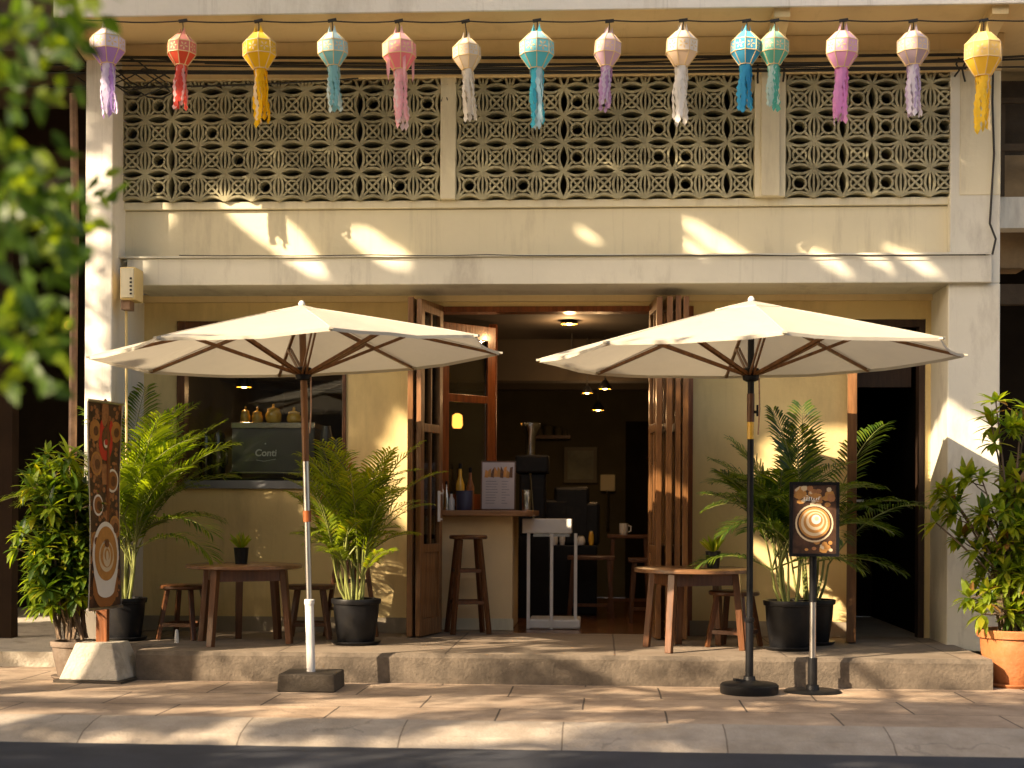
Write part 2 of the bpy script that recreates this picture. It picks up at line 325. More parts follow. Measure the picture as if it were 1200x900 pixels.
for i in range(N):
    x0 = -40.0 + i * 80 / N; x1 = x0 + 80 / N; r = []
    for x in (x0, x1):
        for (o, z) in ((KW, 0.0), (KW - .02, .004), (.28, -.012), (.10, -.048), (.0, ZR)):
            q = kerb(x, o); r.append((q[0], q[1], z))
    mb.add(r, [(j, j + 5, j + 6, j + 1)[::-1] for j in range(4)])
tag(mb.build('kerb', M['kerbstone']), kind='structure')

# terrace the cafe stands on
PZ = .22
pe0 = on(150, 797, 0); pe1 = on(1160, 809, 0)
def pedge(x): return pe0.y + (x - pe0.x) * (pe1.y - pe0.y) / (pe1.x - pe0.x)
mb = MB(); xa, xb = X(157, -1.9), X(1168, -1.9)
n = 60; top = []; bot = []; top2 = []
for i in range(n + 1):
    x = xa + (xb - xa) * i / n; j = noise.noise(Vector((x * 2.3, 0, 0))) * .018; k = noise.noise(Vector((x * 3.1, 4, 0))) * .012
    top.append((x, pedge(x) + .03 + j, PZ)); top2.append((x, pedge(x) + j, PZ - .03 + k)); bot.append((x, pedge(x) + .005 + j * .5, 0))
v = top + top2 + bot + [(x[0], .1, PZ) for x in top]; f = []
for i in range(n):
    f += [(3 * (n + 1) + i, i, i + 1, 3 * (n + 1) + i + 1)]
mb.mi = 0; mb.add(v, f); fs = []
for i in range(n): fs += [(i, (n + 1) + i, (n + 1) + i + 1, i + 1), ((n + 1) + i, 2 * (n + 1) + i, 2 * (n + 1) + i + 1, (n + 1) + i + 1)]
mb.mi = 1; mb.add(v, fs)
for sx, i in ((xa, 0), (xb, n)): mb.add([top[i], (sx, .1, PZ), (sx, .1, 0), bot[i]], [(0, 1, 2, 3)])
mb.mi = 0; mb.box(X(112, -1.3), xa - .004, -1.38, .1, -.02, PZ - .002)
tag(mb.build('terrace', [M['platform'], M['riser']]), kind='structure')

# ------------------------------------------------------------------ the cafe building
cafe = thing('cafe_building', (0, 0, 0), 'cream two storey shophouse with breeze block screens, folding wooden doors and dark cafe inside', 'building')
YB, YU, YL, YP, YF, YE = -.68, -.53, -.60, -.62, -.86, -1.42
fx0, fx1 = X(98, YF), X(130, YF)
px0, px1 = X(1110, YP), X(1171, YP)
ZS = Z(12, YE); ZT = ZS + .34                      # soffit, top of eave
z_b0, z_b1 = Z(333, YB), Z(301, YB)                # beam
zl0, zl1 = Z(233, YL), Z(95, YL)                   # screens
wx0, wx1, wz0, wz1 = X(207, 0), X(405, 0), Z(572, 0), Z(376, 0)
dx0, dx1, dz1 = X(509, 0), X(806, 0), Z(361, 0)
rx0, rx1, rz1 = X(1001, 0), X(1084, 0), Z(375, 0)
T = .16
def part(mb, name, m, p=cafe, **k): return mb.build(name, m, p, world=True, **k)
mb = MB(); ztop = z_b0 + .02
mb.box(fx1 - .02, wx0, 0, T, PZ, ztop); mb.box(wx0, wx1, 0, T, PZ, wz0); mb.box(wx0, wx1, 0, T, wz1, ztop)
mb.box(wx1, dx0, 0, T, PZ, ztop); mb.box(dx0, dx1, 0, T, dz1, ztop); mb.box(dx1, rx0, 0, T, PZ, ztop)
mb.box(rx0, rx1, 0, T, rz1, ztop); mb.box(rx1, px0 + .02, 0, T, PZ, ztop)
part(mb, 'front_wall', M['cream'])
mb = MB(); mb.box(fx1, px0, -.05, -.003, Z(354, 0), ztop - .01); part(mb, 'door_lintel', M['soffit'])
for a_, b_ in ((fx1 + .002, X(480, 0)), (dx1 + .02, rx0 - .04)): mb = MB(); mb.box(a_, b_, -.016, -.002, PZ + .001, PZ + .13); part(mb, 'skirting', M['skirt'])
# beam, upper wall, frames round the screens
mb = MB(); mb.box(X(147, YB), X(1161, YB), YB, .02, z_b0, z_b1); part(mb, 'beam', M['beam'], bevel=.008)
mb = MB(); mb.box(fx1 - .01, X(1161, YB) - .02, YB - .02, YB + .1, z_b1 + .001, z_b1 + .016); part(mb, 'ledge', M['beam'])
mb = MB(); mb.box(fx1 - .01, px1 - .004, YU, YU + .15, z_b1, Z(245, YU)); part(mb, 'spandrel_wall', M['upper'])
mb = MB(); c0, c1 = X(137, YL), X(1122, YL)
mb.box(fx1 - .01, px1 - .003, YU - .035, YL + .16, Z(244, YU), zl0)
for a_, b_ in ((514, 532), (882, 918)): mb.box(X(a_, YL), X(b_, YL), YL - .02, YL + .14, zl0, ZS)
mb.box(X(889, YL), X(911, YL), YL - .05, YL - .02, zl0 + .001, ZS - .001)
mb.box(c1, px1 - .003, YL - .022, YL + .14, zl0, ZS); mb.box(fx1 - .01, c0, YL - .02, YL + .14, zl0, ZS)
part(mb, 'screen_frame', M['upper'], bevel=.006)
mb = MB(); mb.box(fx1 - .01, px1 - .003, YL - .035, YL + .14, zl1 + .03, ZS - .002)
mb.box(fx1 - .01, px1 - .003, YL - .13, YL - .036, zl1 + .17, ZS - .002)
part(mb, 'upper_beam', M['soffit'], bevel=.006)
# eave
EX0, EX1 = X(98, YE) - .25, X(1300, YE)
mb = MB(); mb.box(EX0, EX1, YE, 6.2, ZS, ZT); part(mb, 'eave_slab', M['soffit'])
mb = MB(); mb.box(EX0, EX1 - .01, YE - .03, YE - .002, ZS - .012, ZT + .03); part(mb, 'fascia', M['white_plaster'], bevel=.006)
for pxx in (98, 905, 1150):
    mb = MB(); xc = X(pxx, -.9); mb.add([(xc - .06, YE + .03, ZS - .001), (xc + .06, YE + .03, ZS - .001), (xc + .06, YE + .03, ZS - .07), (xc - .06, YE + .03, ZS - .07),
        (xc - .06, YL - .13, ZS - .001), (xc + .06, YL - .13, ZS - .001), (xc + .06, YL - .13, ZS - .19), (xc - .06, YL - .13, ZS - .19)],
        [(0, 1, 2, 3), (4, 7, 6, 5), (0, 4, 5, 1), (3, 2, 6, 7), (0, 3, 7, 4), (1, 5, 6, 2)])
    part(mb, 'bracket', M['soffit'])
# pillars
mb = MB(); mb.box(fx0, fx1, YF, 6, 0, ZS - .002); part(mb, 'party_wall', M['white_plaster'], bevel=.01)
mb = MB(); mb.box(px0, px1, YP, 6, PZ - .05, z_b0 + .003); mb.box(px0 + .01, px1 - .001, YP + .005, 6, z_b0 + .003, ZS - .002); part(mb, 'pillar', M['beam'], bevel=.01)

# breeze block screens
def screen(x0, x1, name='breeze_block_screen'):
    mb = MB(); T_ = (zl1 - zl0) / 4.27; nx = max(1, round((x1 - x0) / T_)); tx = (x1 - x0) / nx
    y0, y1 = YL + .0, YL + .13; ym = (y0 + y1) / 2; D_ = y1 - y0; wd = .019
    def seg(a, b, w_=wd):
        mb.bar((a[0], ym, a[1]), (b[0], ym, b[1]), w_, D_ + U(-.004, .004), up=(0, 1, 0))
    for j in range(5):
        for i in range(nx):
            ox = x0 + i * tx; oz = zl0 + j * T_
            def P(u, v): return (ox + u * tx, oz + v * T_)
            def ok(v): return oz + v * T_ < zl1 + .03
            b_ = .17; K = 5; kind_ = random.choice([0, 1, 1])
            for s_ in range(4):
                pts = []
                for t in range(K + 1):
                    u = t / K; h = b_ * math.sin(math.pi * u) ** .9
                    pts.append([(u, h), (1 - h, u), (1 - u, 1 - h), (h, 1 - u)][s_])
                for q in range(K):
                    if ok(pts[q][1]) and ok(pts[q + 1][1]): seg(P(*pts[q]), P(*pts[q + 1]))
            r = .235; rot = random.choice([0, 0, .2]); C_ = [(.5 + r * math.cos(2 * math.pi * t / 10 + rot), .5 + r * math.sin(2 * math.pi * t / 10 + rot)) for t in range(11)]
            for q in range(10 if kind_ < 2 else 0):
                if ok(C_[q][1]) and ok(C_[q + 1][1]): seg(P(*C_[q]), P(*C_[q + 1]), wd * .85)
            for (u, v) in ((0, 0), (1, 0), (0, 1), (1, 1)):
                q = (.5 + (u - .5) * .34, .5 + (v - .5) * .34) if kind_ == 0 else ((.5, .5) if kind_ == 1 else (.5 + (u - .5) * .30, .5 - (v - .5) * .1))
                if ok(v) and ok(q[1]): seg(P(u, v), P(*q), wd * .9)
    # block joints
    for i in range(nx + 1):
        if random.random() < .8: seg((x0 + i * tx, zl0), (x0 + i * tx, zl1 + .02), wd * .8)
    return part(mb, name, M['block'])
scr = [(X(137, YL), X(514, YL)), (X(532, YL), X(882, YL)), (X(918, YL), X(1122, YL))]
for a_, b_ in scr: screen(a_, b_)
# loft behind the screens
mb = MB(); mb.box(fx1, px0, .55, .6, z_b1, ZS); mb.box(fx1, px0, YU + .16, .55, z_b1 - .001, z_b1 + .02); part(mb, 'loft_wall', mat('loft_wall', (.22, .16, .10), .9, .5, 3))
bxm = mat('dusty_cardboard', (.30, .20, .10), .9, .3, 4)
for i in range(8):
    x = fx1 + .6 + i * .95 + U(-.2, .2); s_ = U(.2, .4); mb = MB(); mb.box(x, x + s_, .15, .45, z_b1 + .021, zl0 + U(.2, .7)); o = mb.build('stored_box', bxm, bevel=.01); tag(o, 'brown dusty box stored in the dark behind the breeze block screens', 'box', 'boxes behind the screens')

# window over the coffee machine
wf = MB(); fw = .07
wf.box(wx0 - .0, wx0 + fw, -.02, .11, wz0 - .0, wz1); wf.box(wx1 - fw * .45, wx1, -.02, .11, wz0, wz1)
wf.box(wx0 + fw, wx1 - fw * .45, -.02, .11, wz1 - .08, wz1)
win = part(wf, 'window', M['furn'], bevel=.004)
mb = MB(); mb.box(wx0 + fw, wx1 - fw * .45, .05, .056, wz0 + .05, wz1 - .08); part(mb, 'pane', M['glass'], win)
mb = MB(); mb.box(wx0 + fw, wx1 - fw * .45, -.03, .13, wz0 - .015, wz0 + .055); part(mb, 'sill', M['sill'], win, bevel=.004)

# cafe interior shell
RX0, RX1, RXP = fx1, px0, X(835, 0)
IZ = 3.02
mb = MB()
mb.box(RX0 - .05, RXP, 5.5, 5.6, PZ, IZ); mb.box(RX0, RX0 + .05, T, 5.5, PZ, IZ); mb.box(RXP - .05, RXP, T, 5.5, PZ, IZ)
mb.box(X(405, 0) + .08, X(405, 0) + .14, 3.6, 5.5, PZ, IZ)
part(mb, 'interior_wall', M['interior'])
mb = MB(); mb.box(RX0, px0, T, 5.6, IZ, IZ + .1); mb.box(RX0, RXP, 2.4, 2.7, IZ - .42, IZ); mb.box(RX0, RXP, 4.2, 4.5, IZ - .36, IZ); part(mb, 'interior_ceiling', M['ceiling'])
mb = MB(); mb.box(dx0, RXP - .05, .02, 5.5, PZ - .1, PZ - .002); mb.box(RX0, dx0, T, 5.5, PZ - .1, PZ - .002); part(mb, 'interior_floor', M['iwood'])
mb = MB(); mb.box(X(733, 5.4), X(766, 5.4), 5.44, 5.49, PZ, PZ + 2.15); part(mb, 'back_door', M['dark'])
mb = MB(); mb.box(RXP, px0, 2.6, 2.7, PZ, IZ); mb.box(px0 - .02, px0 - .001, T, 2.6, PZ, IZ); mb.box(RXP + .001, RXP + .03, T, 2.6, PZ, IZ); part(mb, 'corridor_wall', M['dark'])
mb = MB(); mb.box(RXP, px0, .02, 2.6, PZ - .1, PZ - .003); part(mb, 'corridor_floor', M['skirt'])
mb = MB(); mb.box(X(625, 5.3), X(668, 5.3), 5.26, 5.49, Z(514, 5.3), Z(512, 5.3) + .02); sh = part(mb, 'wall_shelf', M['furn'])
# door head frame
mb = MB(); mb.box(dx0, dx1, -.02, T - .01, dz1 - .035, dz1 + .012); mb.box(dx0 - .04, dx0, -.012, T - .01, PZ, dz1 + .012); mb.box(dx1, dx1 + .04, -.012, T - .01, PZ, dz1 + .012)
part(mb, 'door_frame', M['frame'])

# folding door leaves
def leafdoor(pa, pb, z0, z1, name, m, th=.045, rails=(.0, .33, 1.0), stile=.075, muntins=0, panel=True, handle=None, pane=True):
    """a glazed leaf between two plan points"""
    a, b = Vector((pa[0], pa[1], 0)), Vector((pb[0], pb[1], 0)); d = (b - a); W = d.length; d.normalize(); nn = Vector((-d.y, d.x, 0)); h = z1 - z0
    mb = MB()
    def bx(u0, u1, w0, w1, t_=th):
        c = [a + d * u + nn * s_ for s_ in (-t_ / 2, t_ / 2) for u in (u0, u1)]
        vs_ = [(*c[0].xy, w0), (*c[1].xy, w0), (*c[3].xy, w0), (*c[2].xy, w0), (*c[0].xy, w1), (*c[1].xy, w1), (*c[3].xy, w1), (*c[2].xy, w1)]
        mb.add(vs_, [(0, 3, 2, 1), (4, 5, 6, 7), (0, 1, 5, 4), (1, 2, 6, 5), (2, 3, 7, 6), (3, 0, 4, 7)])
    bx(0, stile, z0, z1); bx(W - stile, W, z0, z1); bx(stile, W - stile, z1 - stile * 1.3, z1)
    bx(stile, W - stile, z0, z0 + .14); 
    for r in rails[1:-1]: bx(stile, W - stile, z0 + h * r - .035, z0 + h * r + .035)
    if panel: bx(stile, W - stile, z0 + .14, z0 + h * rails[1] - .035, th * .4)
    for k_ in range(muntins):
        u = stile + (W - 2 * stile) * (k_ + 1) / (muntins + 1); bx(u - .012, u + .012, z0 + h * rails[1] + .035, z1 - stile * 1.3, th * .7)
    o = part(mb, name, m, bevel=.003)
    if pane:
        mb = MB(); lo = z0 + h * rails[1] + .035 if panel else z0 + .14
        bx(stile + .001, W - stile - .001, lo, z1 - stile * 1.3, .006); part(mb, 'pane', M['glass'], o)
    if handle:
        mb = MB(); p = a + d * handle[0] + nn * handle[1]; hz = z0 + handle[2]
        mb.bar(p + UP * hz, p + UP * (hz + .26), .022, .022); mb.bar(p + UP * (hz + .02) - nn * .03, p + UP * (hz + .02), .016); mb.bar(p + UP * (hz + .24) - nn * .03, p + UP * (hz + .24), .016)
        part(mb, 'handle', M['white_metal'], o)
    return o
def gp(px, Y): return (X(px, Y), Y)
z0d, z1d = PZ + .012, Z(349, -.45)
leafdoor(gp(480, -.52), (X(480, -.52) + .03, -.03), z0d, z1d, 'folding_door', M['door'], rails=(0, .26, .62, 1))
leafdoor(gp(490, -.50), (X(490, -.50) + .13, -.02), z0d, z1d - .01, 'folding_door', M['door'], rails=(0, .26, .62, 1), muntins=1, handle=(.36, -.045, .95))
leafdoor(gp(772, -.50), (X(772, -.50) - .05, .0), z0d, z1d, 'folding_door', M['door'], rails=(0, .26, .62, 1), muntins=1)
leafdoor(gp(784, -.53), (X(784, -.53) - .05, .0), z0d, z1d, 'folding_door', M['door'], rails=(0, .26, .62, 1), muntins=1, pane=False)
leafdoor(gp(794, -.50), (X(794, -.50) - .01, .0), z0d, z1d + .01, 'folding_door', M['door'], rails=(0, .26, .62, 1))
leafdoor(gp(803, -.52), (X(803, -.52) - .01, .0), z0d, z1d, 'folding_door', M['door'], rails=(0, .26, .62, 1))
# inward swung window above the counter
leafdoor((X(514, .50), .50), (X(578, 1.0), 1.0), 1.285, dz1 - .05, 'swung_window', M['frame'], rails=(0, .60, 1.0), stile=.10, panel=False)
mb = MB(); mb.box(X(572, 1.05), X(581, 1.05), 1.03, 1.13, PZ, dz1 - .01); part(mb, 'post', M['frame'])
# right door leaf standing open, edge towards the street
h0 = at(1001, 598, -.02); h1 = at(1001, 598, -.62)
o = leafdoor((h0.x - .02, -.03), (h1.x - .02, -.62), PZ + .01, Z(400, -.3), 'open_door', M['door'], th=.075, rails=(0, .4, 1), pane=False)
mb = MB(); hz = Z(585, -.5); mb.bar((h1.x + .02, -.57, hz), (h1.x + .08, -.57, hz), .018); mb.bar((h1.x + .075, -.57, hz), (h1.x + .075, -.45, hz), .018); part(mb, 'handle', M['metal'], o)
mb = MB(); mb.box(rx0 + .001, rx1 - .001, .02, T - .01, rz1 - .06, rz1 - .002); mb.box(rx1 - .05, rx1 - .001, .02, T - .01, PZ, rz1 - .06); mb.box(rx0 + .05, rx1 - .06, .3, .34, rz1 - .55, rz1 - .06)
part(mb, 'doorway_frame', wood('dark_door_frame', (.06, .03, .015), .6))

# neighbouring buildings, dark behind their open fronts
nb = thing('neighbour_shophouse', (px1 + 2, 0, 0), 'dark shaded shophouse with grey balcony slab beyond the right pillar', 'building')
def pn(mb, name, m, p=nb, **k): return mb.build(name, m, p, world=True, **k)
NX = px1 + 6; NM = mat('dark_brown_wall', (.07, .052, .034), .9, .3, 2, .2, spec=.1)  # plain dark brown, varied at random
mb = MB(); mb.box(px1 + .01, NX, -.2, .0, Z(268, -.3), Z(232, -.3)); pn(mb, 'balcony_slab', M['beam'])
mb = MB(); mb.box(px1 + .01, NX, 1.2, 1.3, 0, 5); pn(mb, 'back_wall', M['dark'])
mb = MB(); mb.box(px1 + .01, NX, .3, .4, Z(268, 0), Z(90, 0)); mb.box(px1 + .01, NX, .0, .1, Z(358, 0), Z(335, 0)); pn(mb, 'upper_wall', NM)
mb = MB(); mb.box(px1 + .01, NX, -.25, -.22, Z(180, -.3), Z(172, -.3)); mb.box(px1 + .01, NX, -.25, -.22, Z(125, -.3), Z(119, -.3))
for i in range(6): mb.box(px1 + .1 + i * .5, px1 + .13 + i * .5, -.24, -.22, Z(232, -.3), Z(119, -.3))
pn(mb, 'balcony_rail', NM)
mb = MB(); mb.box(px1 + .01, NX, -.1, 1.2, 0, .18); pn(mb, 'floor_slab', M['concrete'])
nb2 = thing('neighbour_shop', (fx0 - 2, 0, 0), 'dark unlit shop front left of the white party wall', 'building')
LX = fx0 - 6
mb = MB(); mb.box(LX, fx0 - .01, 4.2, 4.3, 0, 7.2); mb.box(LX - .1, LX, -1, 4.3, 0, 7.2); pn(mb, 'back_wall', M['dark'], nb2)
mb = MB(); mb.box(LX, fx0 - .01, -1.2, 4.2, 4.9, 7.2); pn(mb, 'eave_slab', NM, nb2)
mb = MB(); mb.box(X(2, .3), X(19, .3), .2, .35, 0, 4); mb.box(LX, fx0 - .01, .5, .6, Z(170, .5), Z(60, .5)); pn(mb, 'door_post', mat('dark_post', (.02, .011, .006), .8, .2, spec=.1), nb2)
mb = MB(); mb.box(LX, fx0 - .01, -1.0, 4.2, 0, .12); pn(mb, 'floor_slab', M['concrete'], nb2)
# the row across the street, seen only in glass
ob = thing('opposite_shophouse', (0, -24, 0), 'brown shophouse row with dark openings across the street', 'building')
mb = MB(); mb.box(-22, 22, -26, -24, .02, 8.5); pn(mb, 'front_wall', mat('opposite_wall', (.20, .14, .09), .9, .2, 1), ob)
for i in range(9):
    mb = MB(); mb.box(-21 + i * 4.8, -18.2 + i * 4.8, -24.02, -23.97, .05, 3); pn(mb, 'shutter', M['dark'], ob)
    mb = MB(); mb.box(-21 + i * 4.8, -18.2 + i * 4.8, -24.02, -23.97, 4.6, 6.6); pn(mb, 'window', M['dark'], ob)

# ------------------------------------------------------------------ cables, pipes and the box on the wall
def sag(a, b, s, n=14):
    a, b = Vector(a), Vector(b); return [a.lerp(b, i / n) - UP * s * 4 * (i / n) * (1 - i / n) for i in range(n + 1)]
cab = thing('overhead_cables', (X(98, -.8), -.8, 4.9), 'bundle of black power cables slung under the eave from end to end', 'cable')
for (xa_, ya, xb_, yb, s_, r_, Y_) in [(-60, 66, 1135, 64, .02, .013, -.75), (60, 70, 1130, 72, .03, .010, -.8), (-40, 84, 1132, 80, .025, .013, -.7), (120, 83, 1240, 68, .04, .009, -.72), (240, 74, 900, 66, .05, .008, -.78), (-60, 98, 420, 92, .05, .008, -.66), (90, 62, 700, 78, .06, .007, -.82), (640, 80, 1200, 66, .03, .010, -.77), (-60, 75, 1300, 78, .02, .007, -.85)]:
    mb = MB(); mb.tube(sag(at(xa_, ya, Y_), at(xb_, yb, Y_), s_, 20), r_, 5); part(mb, 'cable', M['cable'], cab, smooth=True)
def wire(pts, r):
    mb = MB(); mb.tube(pts, r, 4); part(mb, 'loose_wire', M['cable'], cab, smooth=True)
for i in range(8):
    c = at(108 + U(-8, 30), 80 + U(-8, 14), -.8); k_ = U(0, 6)
    wire([c + Vector((-.3 + .11 * j, U(-.03, .03), .10 * math.sin(k_ + j * .8) - .012 * j)) for j in range(8)], .006)
for i in range(3):
    c = at(522, 108, -.6); wire([c + Vector((U(-.09, .09), U(-.03, .03), U(-.13, .1))) for _ in range(4)], .005)
for (xx, yy) in ((888, 86), (920, 84), (1122, 78), (1128, 84), (918, 62)):
    c = at(xx, yy, -.72); wire([c + Vector((U(-.03, .03), 0, -.08 + .05 * j)) for j in range(4)], .008)
def pipe(name, pts, r, m, label, cat='pipe', n=7):
    mb = MB(); mb.tube(pts, r, n); o = mb.build(name, m, smooth=True); return tag(o, label, cat)
pipe('drain_pipe', [at(86, 110, -.75), at(88, 250, -.75), at(86, 400, -.75), at(84, 640, -.75), at(84, 741, -.75)], .034, M['brownpipe'], 'thin brown metal pipe running down beside the white party wall')
pipe('wall_cable', [at(1164, 70, YP - .03), at(1163, 120, YP - .03), at(1165, 180, YP - .03), at(1162, 230, YP - .03), at(1160, 262, YP - .03), at(1167, 280, YP - .03), at(1163, 298, YP - .03)], .009, M['cable'], 'black cable hanging down the upper right pillar under the yellow lantern', 'cable')
pipe('ledge_cable', [at(210 + i * 45, 299.5 + U(-1.2, .6), YB - .04) for i in range(22)], .004, M['cable'], 'thin cable lying along the ledge between upper wall and beam', 'cable')
t = thing('reflector', at(80, 381, -.8), 'small orange round reflector fixed beside the brown pipe', 'reflector')
mb = MB(); mb.lathe([(.001, -.012), (.03, -.01), (.036, 0), (.036, .006)], (0, 0, 0), 16, axis=(0, 1, 0)); mb.build('lens', M['orange'], t, smooth=True)
mb = MB(); mb.box(-.01, .05, .006, .03, -.012, .012); mb.build('bracket', M['brownpipe'], t)
t = thing('meter_box', at(151, 350, -.5), 'cream metal junction box at the left end of the beam', 'electrical box')
mb = MB(); mb.box(X(140, -.9), X(158, -.9), -.92, -.70, Z(350, -.9), Z(311, -.9)); mb.build('housing', M['cream'], t, world=True, bevel=.01)
mb = MB(); mb.box(X(141.5, -.9), X(156.5, -.9), -.935, -.921, Z(348, -.9), Z(313, -.9)); mb.build('cover', M['upper'], t, world=True, bevel=.006)
mb = MB()
for i in range(5): c = at(153, 326 + i * 4.5, -.94); mb.box(c.x - .008, c.x + .010, -.940, -.936, c.z - .007 * U(.5, 1.4), c.z + .007)
mb.build('knockout', M['cable'], t, world=True)
mb = MB(); mb.box(X(142, -.85), X(152, -.85), -.88, -.76, Z(362, -.85), Z(351, -.85)); mb.build('fitting', M['brownpipe'], t, world=True)
mb = MB(); mb.tube([at(148, 362, -.78), at(148.5, 620, -.78), at(148, 742, -.78)], .011, 6); mb.build('conduit', M['cream'], t, world=True, smooth=True)

# ------------------------------------------------------------------ lanterns
WY = YE - .07
LAN = [ # px, band-centre y, body width px, body height px, tassel bottom y, colours: upper, band, lower, tassel; words
 (126, 54, 39, 39, 138, (.74, .66, .78), (.72, .66, .76), (.45, .26, .62), (.50, .32, .72), 'lilac paper lantern with violet tassel, first from the left end of the string'),
 (213, 58, 33, 34, 129, (.75, .30, .24), (.72, .22, .18), (.75, .10, .05), (.80, .12, .09), 'red paper lantern with red and pink tassel'),
 (304, 59, 37, 40, 148, (.85, .62, .08), (.80, .52, .04), (.82, .50, .02), (.90, .55, .02), 'golden yellow lantern with long yellow tassel between the red and the light blue lantern'),
 (390, 57, 34, 36, 131, (.50, .70, .72), (.40, .66, .70), (.22, .52, .58), (.30, .62, .66), 'light blue lantern with pale turquoise tassel above the left umbrella'),
 (468, 60, 38, 40, 150, (.85, .50, .50), (.84, .38, .42), (.85, .25, .30), (.88, .48, .52), 'rose pink lantern with torn pink paper strips'),
 (547, 63, 32, 34, 143, (.76, .66, .52), (.74, .64, .54), (.70, .58, .44), (.80, .74, .64), 'small cream lantern with white tassel left of the turquoise lantern'),
 (629, 58, 39, 40, 150, (.42, .76, .80), (.24, .66, .75), (.10, .55, .68), (.06, .55, .70), 'bright turquoise lantern with long turquoise tassel above the doorway'),
 (712, 58, 31, 36, 130, (.72, .54, .58), (.68, .50, .56), (.60, .40, .50), (.60, .38, .62), 'small dusty mauve lantern with purple tassel'),
 (799, 56, 37, 38, 147, (.85, .77, .66), (.82, .74, .66), (.78, .60, .44), (.84, .80, .74), 'white lantern with gold pattern and long white tassel'),
 (874, 56, 34, 36, 133, (.12, .50, .70), (.08, .44, .66), (.05, .36, .60), (.05, .42, .68), 'deep blue lantern touching the green lantern'),
 (907, 56, 33, 36, 130, (.36, .66, .52), (.26, .60, .48), (.14, .50, .40), (.12, .52, .40), 'green lantern with green and white tassel touching the blue one'),
 (987, 57, 37, 40, 145, (.82, .52, .62), (.76, .46, .64), (.74, .36, .62), (.80, .36, .68), 'orchid pink lantern with magenta tassel above the right umbrella'),
 (1070, 56, 36, 37, 137, (.64, .52, .54), (.60, .50, .54), (.50, .38, .44), (.60, .48, .66), 'greyish mauve lantern with pale violet tassel'),
 (1152, 62, 42, 48, 154, (.90, .68, .24), (.86, .62, .20), (.88, .56, .06), (.92, .62, .06), 'large golden lantern with yellow tassel at the right end of the string'),
]
GOLDTRIM = mat('gold_trim', (.72, .52, .26), .5, .15)
